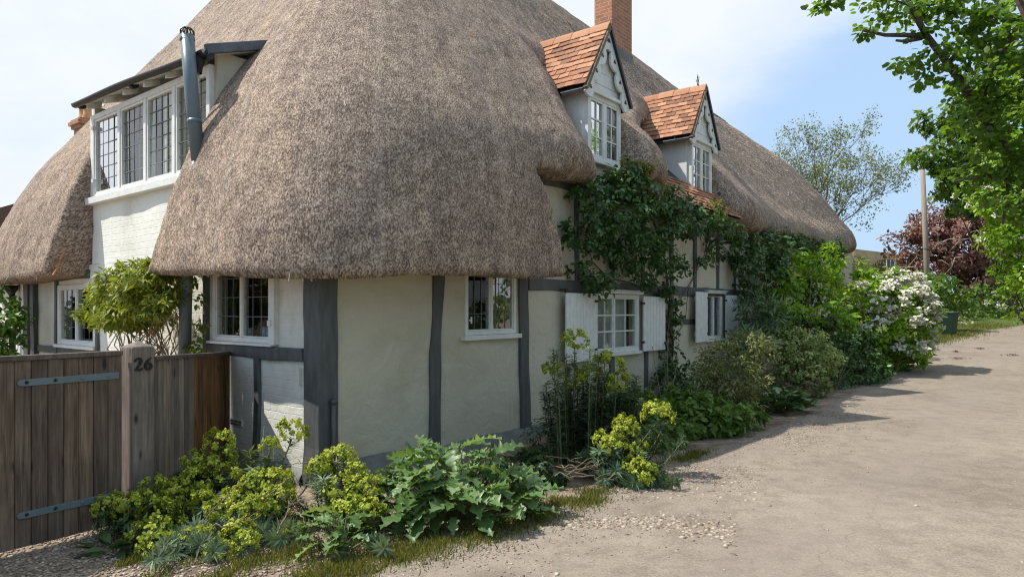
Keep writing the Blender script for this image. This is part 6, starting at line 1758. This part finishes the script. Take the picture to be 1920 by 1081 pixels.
far('roadside_bush', 'green bush on the right verge where the lane bends out of sight', 'shrub', 1925, 592, 50.0, [(1915, 545, 0, 1.3, 1.5, 1.6), (1935, 520, 1, 1.6, 1.6, 2.2), (1900, 560, 1.5, .9, 1.0, .9), (1955, 560, -1, 1.6, 1.5, 1.6)], dens=2.6, r=.5, per=40, tpl='ovate', size=.26, mat=ml_mid, stem_mat=m_bark, stem_r=.04, frac=.06)
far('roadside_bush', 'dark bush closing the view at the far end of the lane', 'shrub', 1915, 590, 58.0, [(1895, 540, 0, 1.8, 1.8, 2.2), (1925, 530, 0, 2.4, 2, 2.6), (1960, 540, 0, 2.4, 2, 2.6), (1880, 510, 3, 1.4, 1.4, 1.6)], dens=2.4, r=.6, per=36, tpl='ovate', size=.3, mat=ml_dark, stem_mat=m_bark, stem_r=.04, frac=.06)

# branching trees
def grow(mb, p, d, L_, r, lvl, tips, spread=.55, bend=.15, n=6, up=.15, kids=(2, 4)):
    pts = [p]; q = p.copy(); dd = d.normalized()
    for i in range(4):
        dd = (dd + Vector((random.gauss(0, bend), random.gauss(0, bend), random.gauss(0, bend) + up * .3))).normalized(); q = q + dd * (L_ / 4); pts.append(q.copy())
    mb.tube(pts, r, r * .6, n=max(4, n), caps=False)
    if lvl == 0:
        tips.append((pts[-1], dd)); tips.append((pts[2], dd)); return
    for k in range(random.randint(*kids)):
        a = random.uniform(.45, 1.0); i = min(3, int(a * 4)); s_ = pts[i].lerp(pts[i + 1], a * 4 - i if a < 1 else 1)
        nd = (dd + Vector((random.gauss(0, spread), random.gauss(0, spread), random.gauss(up, spread * .6)))).normalized()
        grow(mb, s_, nd, L_ * random.uniform(.55, .8), r * random.uniform(.42, .62), lvl - 1, tips, spread, bend, n - 1, up, kids)
    if lvl: grow(mb, pts[-1], dd, L_ * .65, r * .55, lvl - 1, tips, spread, bend, n - 1, up, kids)
tb = at(1520, 520, 46.0); tb.z = float(gz(tb.x, tb.y))
tt_ = thing('thin_leaved_tree', 'tall half bare tree with sparse new leaves behind the cottage', 'tree', tb)
mb = MB(); tips = []
for k in range(5): grow(mb, tb + Vector((random.gauss(0, .15), random.gauss(0, .15), 2.2)), Vector((random.gauss(0, .4), random.gauss(0, .35), 1)), 4.3, .085, 4, tips, .42, .12, 6, .12, (2, 3))
mb.tube([tb, tb + Vector((.05, 0, 1.2)), tb + Vector((0, 0, 2.6))], .26, .2, n=10)
mb.build('trunk', m_bark, tt_, True, origin=tb)
cl = [(np.array(p), .35, np.array(d)) for p, d in tips]
for q_ in sub_clumps([(at(1555, 360, 46.0), (3.5, 2.6, 3.3)), (at(1510, 330, 46.0), (2.0, 2.0, 1.9)), (at(1610, 400, 46), (1.7, 1.6, 1.6))], 2.6, .55, .5): cl.append(q_)
V, F, R_ = leafage(cl, 9, 'flat', .15, droop=.2); mk('crown', V, F, ml_thin, tt_, rnd=R_, origin=tb)

# near tree at the right: leaning limbs and large soft leaves
nb = Vector((8.3, 8.4, 0)); 
nt_ = thing('hazel_tree', 'leaning broad leaved tree reaching over the lane from the right', 'tree', nb)
mb = MB()
K = lambda x, y, Y: at(x, y, Y)
limbs = [([nb, nb + Vector((-.5, -.6, 1.2)), K(2030, 480, 7.6), K(1925, 318, 7.3), K(1880, 270, 7.25), K(1835, 205, 7.2), K(1800, 150, 7.1), K(1770, 110, 7.1), K(1738, 68, 7.0), K(1705, 10, 7.0), K(1690, -60, 7.0)], .07, .022),
         ([K(1738, 68, 7.0), K(1700, 66, 6.95), K(1660, 66, 6.95), K(1618, 57, 6.9)], .028, .014), ([K(1728, 72, 7.0), K(1700, 78, 6.9), K(1680, 76, 6.9)], .02, .012),
         ([K(2030, 480, 7.6), K(1990, 250, 8.0), K(1930, 80, 8.2), K(1890, 30, 8.2), K(1840, -40, 8.2)], .06, .03), ([nb + Vector((-.5, -.6, 1.2)), K(2060, 300, 6.6), K(1960, 100, 6.4), K(1900, -20, 6.2)], .06, .03),
         ([K(1835, 205, 7.2), K(1860, 140, 7.0), K(1900, 60, 6.8)], .03, .012), ([K(1930, 80, 8.2), K(1880, 90, 7.8), K(1850, 130, 7.6), K(1860, 170, 7.5)], .025, .01), ([K(1880, 270, 7.25), K(1890, 350, 7.0), K(1880, 420, 6.9)], .025, .01), ([K(1780, 120, 7.1), K(1820, 50, 7.3), K(1830, -10, 7.3)], .022, .01), ([K(1705, 10, 7.0), K(1640, -10, 6.8), K(1560, -20, 6.7), K(1535, 0, 6.7)], .014, .006), ([K(1925, 318, 7.3), K(1850, 330, 7.0), K(1790, 340, 6.9)], .02, .008)]
for pts, r0, r1 in limbs: mb.tube(pts, r0, r1, n=10, caps=True)
mb.build('trunk', m_bark, nt_, True, origin=nb)
spots = [(1540, 18, 6.7, .07), (1560, -5, 6.7, .1), (1640, 10, 6.9, .16), (1680, 20, 6.9, .2), (1720, 15, 7, .22), (1760, 20, 7, .25), (1800, 15, 7.1, .25), (1640, -20, 6.9, .2), (1630, 58, 6.9, .05), (1720, 50, 7, .12), (1785, 60, 7.1, .2), (1720, 115, 7, .14), (1690, 118, 6.9, .06), (1755, 110, 7, .16), (1800, 105, 7, .2), (1840, 60, 7.2, .28), (1880, 40, 7, .3), (1850, 110, 7.2, .25), (1900, 110, 7, .3), (1740, 150, 7, .06), (1830, 160, 7.3, .22), (1880, 180, 7.2, .28), (1910, 200, 7, .3), (1860, 230, 7.3, .25), (1900, 260, 7.2, .28), (1810, 190, 7.1, .16), (1800, 235, 7.1, .14), (1830, 270, 7.1, .14), (1910, 330, 7, .25), (1870, 320, 7, .2), (1900, 390, 7, .2), (1930, 60, 6.6, .4), (1950, 180, 6.6, .4), (1950, 300, 6.8, .4), (1870, 375, 7, .14), (1820, 335, 7, .12), (1850, -20, 7.2, .35), (1760, -20, 7.1, .3), (1760, 90, 6.8, .14), (1800, 140, 6.8, .15), (1835, 195, 6.9, .17), (1870, 260, 6.9, .2), (1905, 300, 6.8, .22), (1845, 30, 6.9, .22), (1890, 150, 6.8, .25), (1850, 290, 6.9, .16), (1930, 360, 6.8, .3)]
blobs = [(at(x, y, Y), (r, r, r * .85)) for x, y, Y, r in spots]
cl = sub_clumps(blobs, 2.3, .12, .3)
V, F, R_ = leafage(cl, 17, 'round', .072, up=.75, outw=.25, rand=.45, droop=.7, W=.95); mk('crown', V, F, ml_tree, nt_, rnd=R_, origin=nb)
# hawthorn and maple beyond
hb = Vector((13.2, 15.2, float(gz(13.2, 15.2))))
ht, hcl = plant('hawthorn', 'hawthorn with sprays of white blossom on the right of the lane', 'tree', hb, [(at(1900, 370, 14.6), (.9, .9, .9)), (at(1905, 430, 14.8), (.55, .7, .6)), (at(1925, 460, 14.6), (.9, .9, .7)), (at(1910, 290, 14.8), (.9, .9, .8)), (at(1945, 380, 14.2), (1, 1, 1.2)), (at(1940, 540, 14.2), (.6, .7, .7)), (at(1960, 200, 15), (1.4, 1.2, 1.4))], 2.6, .22, 34, 'ovate', .11, ml_bright, m_bark, .03, .12, part='crown')
fcl = [(c[0] + c[2] * c[1], .09, c[2]) for c in hcl if rng.uniform() < .30]
V, F, R_ = leafage(fcl, 14, 'round', .05); mk('blossom', V, F, ml_white, ht, rnd=R_, origin=hb)
mb_ = Vector((18.5, 24.0, float(gz(18.5, 24.0))))
mt, mcl = plant('field_maple', 'light green maple behind the leaning tree', 'tree', mb_, [(at(1760, 235, 22), (.55, .6, .5)), (at(1800, 215, 22.4), (.7, .7, .6)), (at(1745, 295, 21.8), (.7, .6, .35)), (at(1790, 300, 22), (.9, .8, .5)), (at(1830, 260, 23), (.9, .9, .9)), (at(1780, 350, 21.6), (.7, .7, .5)), (at(1830, 340, 22.2), (1, .9, .9)), (at(1870, 300, 23), (1.1, 1, 1.3)), (at(1810, 385, 21.6), (.5, .5, .35)), (at(1925, 430, 22.5), (1.0, 1, .9)), (at(1930, 300, 24), (1.8, 1.5, 2.2)), (at(1850, 170, 24), (1, 1, .8)), (at(1900, 150, 24), (1.4, 1.2, 1.3)), (at(1950, 480, 23), (1.4, 1.2, 1.2)), (at(1870, 370, 22), (.5, .6, .5))], 2.3, .3, 34, 'palmate', .20, ml_syc, m_bark, .04, .10, part='crown')
mb = MB(); mb.tube([mb_, mb_ + Vector((-.3, 0, 2.2)), at(1860, 330, 23)], .22, .12, n=10); mb.build('trunk', m_bark, mt, True, origin=mb_)
rb = Vector((28, 30, float(gz(28, 30))))
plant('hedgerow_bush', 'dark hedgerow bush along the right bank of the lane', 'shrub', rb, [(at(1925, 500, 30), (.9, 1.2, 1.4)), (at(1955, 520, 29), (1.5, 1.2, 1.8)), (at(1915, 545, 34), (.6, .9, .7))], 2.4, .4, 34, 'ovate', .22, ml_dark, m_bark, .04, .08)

# the far side of the lane: a tall hedge and trees stand behind the viewer's right shoulder
for (t0_, t1_, lab) in ((-15, 15, 'tall overgrown hedge along the other side of the lane, opposite the cottage corner'), (15, 48, 'line of hedgerow trees along the other side of the lane, past the leaning tree')):
    bl_ = []
    t_ = t0_
    while t_ < t1_:
        h_ = 2.6 + 1.3 * noise.noise((t_ * .35, 2, 2))
        bl_.append((loc(t_, -(11.4 + random.uniform(0, 2)), h_ * .55), (1.6, 1.6, h_ * .62)))
        if random.random() < .55: bl_.append((loc(t_, -(13.5 + random.uniform(0, 2)), 6.0 + random.uniform(-1, 1.5)), (2.4, 2.4, 3.0)))
        t_ += 1.2
    plant('tall_hedge', lab, 'hedge', loc((t0_ + t1_) / 2, -12.5, 0), bl_, 1.3, .85, 26, 'ovate', .42, ml_syc, m_bark, .05, .05)

# far-off neighbours
hY = 52.0
hc = at(1640, 520, hY); hc.z = float(gz(hc.x, hc.y))
far_h = thing('distant_cottage', 'old mossy roofed cottage glimpsed between the thatch and the copper tree', 'cottage', hc, .35)
m_old = simple('old_thatch', (.075, .068, .032), (.17, .135, .075), 1.5, .9, .5, .05)
mb = MB(); mb.box(-3.4, 3.4, -2, 2, 0, 2.6); mb.build('wall', m_plaster, far_h)
mb = MB(); zr = 578 - 466; zr = CAM_H + zr / FPX * hY - hc.z
mb.add([(-3.9, -2.5, 2.3), (3.9, -2.5, 2.3), (3.9, 2.5, 2.3), (-3.9, 2.5, 2.3), (-2.2, 0, zr), (2.4, 0, zr - .3)], [(0, 1, 5, 4), (1, 2, 5), (2, 3, 4, 5), (3, 0, 4), (3, 2, 1, 0)]); mb.build('roof', m_old, far_h, bevel=.15, seg=3)
wp = at(1657, 500, hY - 2.0) - hc; a_ = -.35
wx, wy = wp.x * math.cos(a_) - wp.y * math.sin(a_), wp.x * math.sin(a_) + wp.y * math.cos(a_)
mb = MB(); mb.box(wx - .40, wx + .40, -2.3, -1.2, wp.z - .55, wp.z + .5); dw = mb.build('dormer', m_old, far_h)
mb = MB(); mb.box(wx - .34, wx - .03, -2.32, -2.29, wp.z - .45, wp.z + .4); mb.box(wx + .03, wx + .34, -2.32, -2.29, wp.z - .45, wp.z + .4); mb.build('pane', m_lead, dw)
mb = MB(); mb.box(wx - .025, wx + .025, -2.34, -2.30, wp.z - .5, wp.z + .45); mb.box(wx - .40, wx - .345, -2.34, -2.30, wp.z - .5, wp.z + .45); mb.box(wx + .345, wx + .40, -2.34, -2.30, wp.z - .5, wp.z + .45); mb.build('window_frame', m_white, dw)
# tiled house at the far left edge
nh = at(-90, 560, 26.0); nh.z = 0
nb_h = thing('neighbour_house', 'brown tiled roof of a neighbouring house at the far left edge', 'house', nh, ANG)
tp_ = at(40, 378, 26.0) - nh
rx_ = tp_.x * math.cos(-ANG) - tp_.y * math.sin(-ANG); ry_ = tp_.x * math.sin(-ANG) + tp_.y * math.cos(-ANG)
m_rt = simple('brown_roof', (.10, .06, .045), (.19, .12, .09), 3, .9, .5, .03, (1, 1, 8))
ez_ = CAM_H + (578 - 432) / FPX * 25
mb = MB(); mb.box(rx_ - 2.5, rx_ + 2.5, ry_ + .1, ry_ + 9, 0, ez_); mb.build('wall', m_brickp, nb_h)
mb = MB(); mb.add([(rx_ - 2.9, ry_ - .2, ez_ - .1), (rx_ + 2.9, ry_ - .2, ez_ - .1), (rx_ + 2.9, ry_ + 9.2, ez_ - .1), (rx_ - 2.9, ry_ + 9.2, ez_ - .1), (rx_, ry_ - .2, tp_.z), (rx_, ry_ + 9.2, tp_.z)], [(0, 4, 5, 3), (1, 2, 5, 4), (0, 1, 4), (3, 5, 2), (0, 3, 2, 1)]); mb.build('roof', m_rt, nb_h)
mb = MB(); mb.box(rx_ - 3.0, rx_ - 2.85, ry_ - .25, ry_ + 9.2, ez_ - .25, ez_ - .05); mb.build('fascia', m_white, nb_h)

# ---- grass along the lane edge
def grass(px_list, n, h, spread, name='grass'):
    P = []
    for (x, y, w, hgt) in px_list:
        c = on_ground(x, y)
        k = int(n * w)
        a = rng.normal(0, 1, (k, 2)) * np.array([w, w * .45]) * spread
        for q in a:
            X, Y = c.x + q[0] * DX + q[1] * DY, c.y + q[0] * DY - q[1] * DX
            if noise.noise((X * 3.5, Y * 3.5, 3)) > rng.uniform(-.5, .25): P.append((X, Y, float(gz(X, Y)) + .002))
    P = np.array(P); m_ = len(P)
    T = np.stack([rng.normal(0, .45, m_), rng.normal(0, .45, m_), np.full(m_, 1.0)], 1)
    N = rng.normal(0, 1, (m_, 3)); N[:, 2] *= .2
    V, F, k = scatter('lance', P, N, T, h * rng.uniform(.4, 1.2, m_), .9)
    o = mk(name, V, F, ml_grass, rnd=np.repeat(rng.uniform(0, 1, m_), k)); o['kind'] = 'stuff'
    return o
grass([(700, 1050, .5, 1), (790, 1030, .5, 1), (860, 1010, .5, 1), (930, 990, .5, 1), (1000, 965, .55, 1), (1060, 945, .5, 1), (1110, 935, .3, 1), (620, 1075, .4, 1), (550, 1040, .35, 1), (480, 1060, .25, 1), (1285, 862, .25, 1), (1310, 850, .2, 1), (330, 1070, .15, 1), (430, 1075, .2, 1), (250, 1055, .1, 1)], 5200, .05, .62)
grass([(1745, 640, 1.6, 1), (1770, 632, 1.8, 1), (1800, 625, 2, 1), (1835, 612, 2.5, 1), (1730, 655, .8, 1)], 1700, .11, .45)
grass([(1900, 560, 5, 1), (1915, 575, 4, 1)], 300, .3, .5)
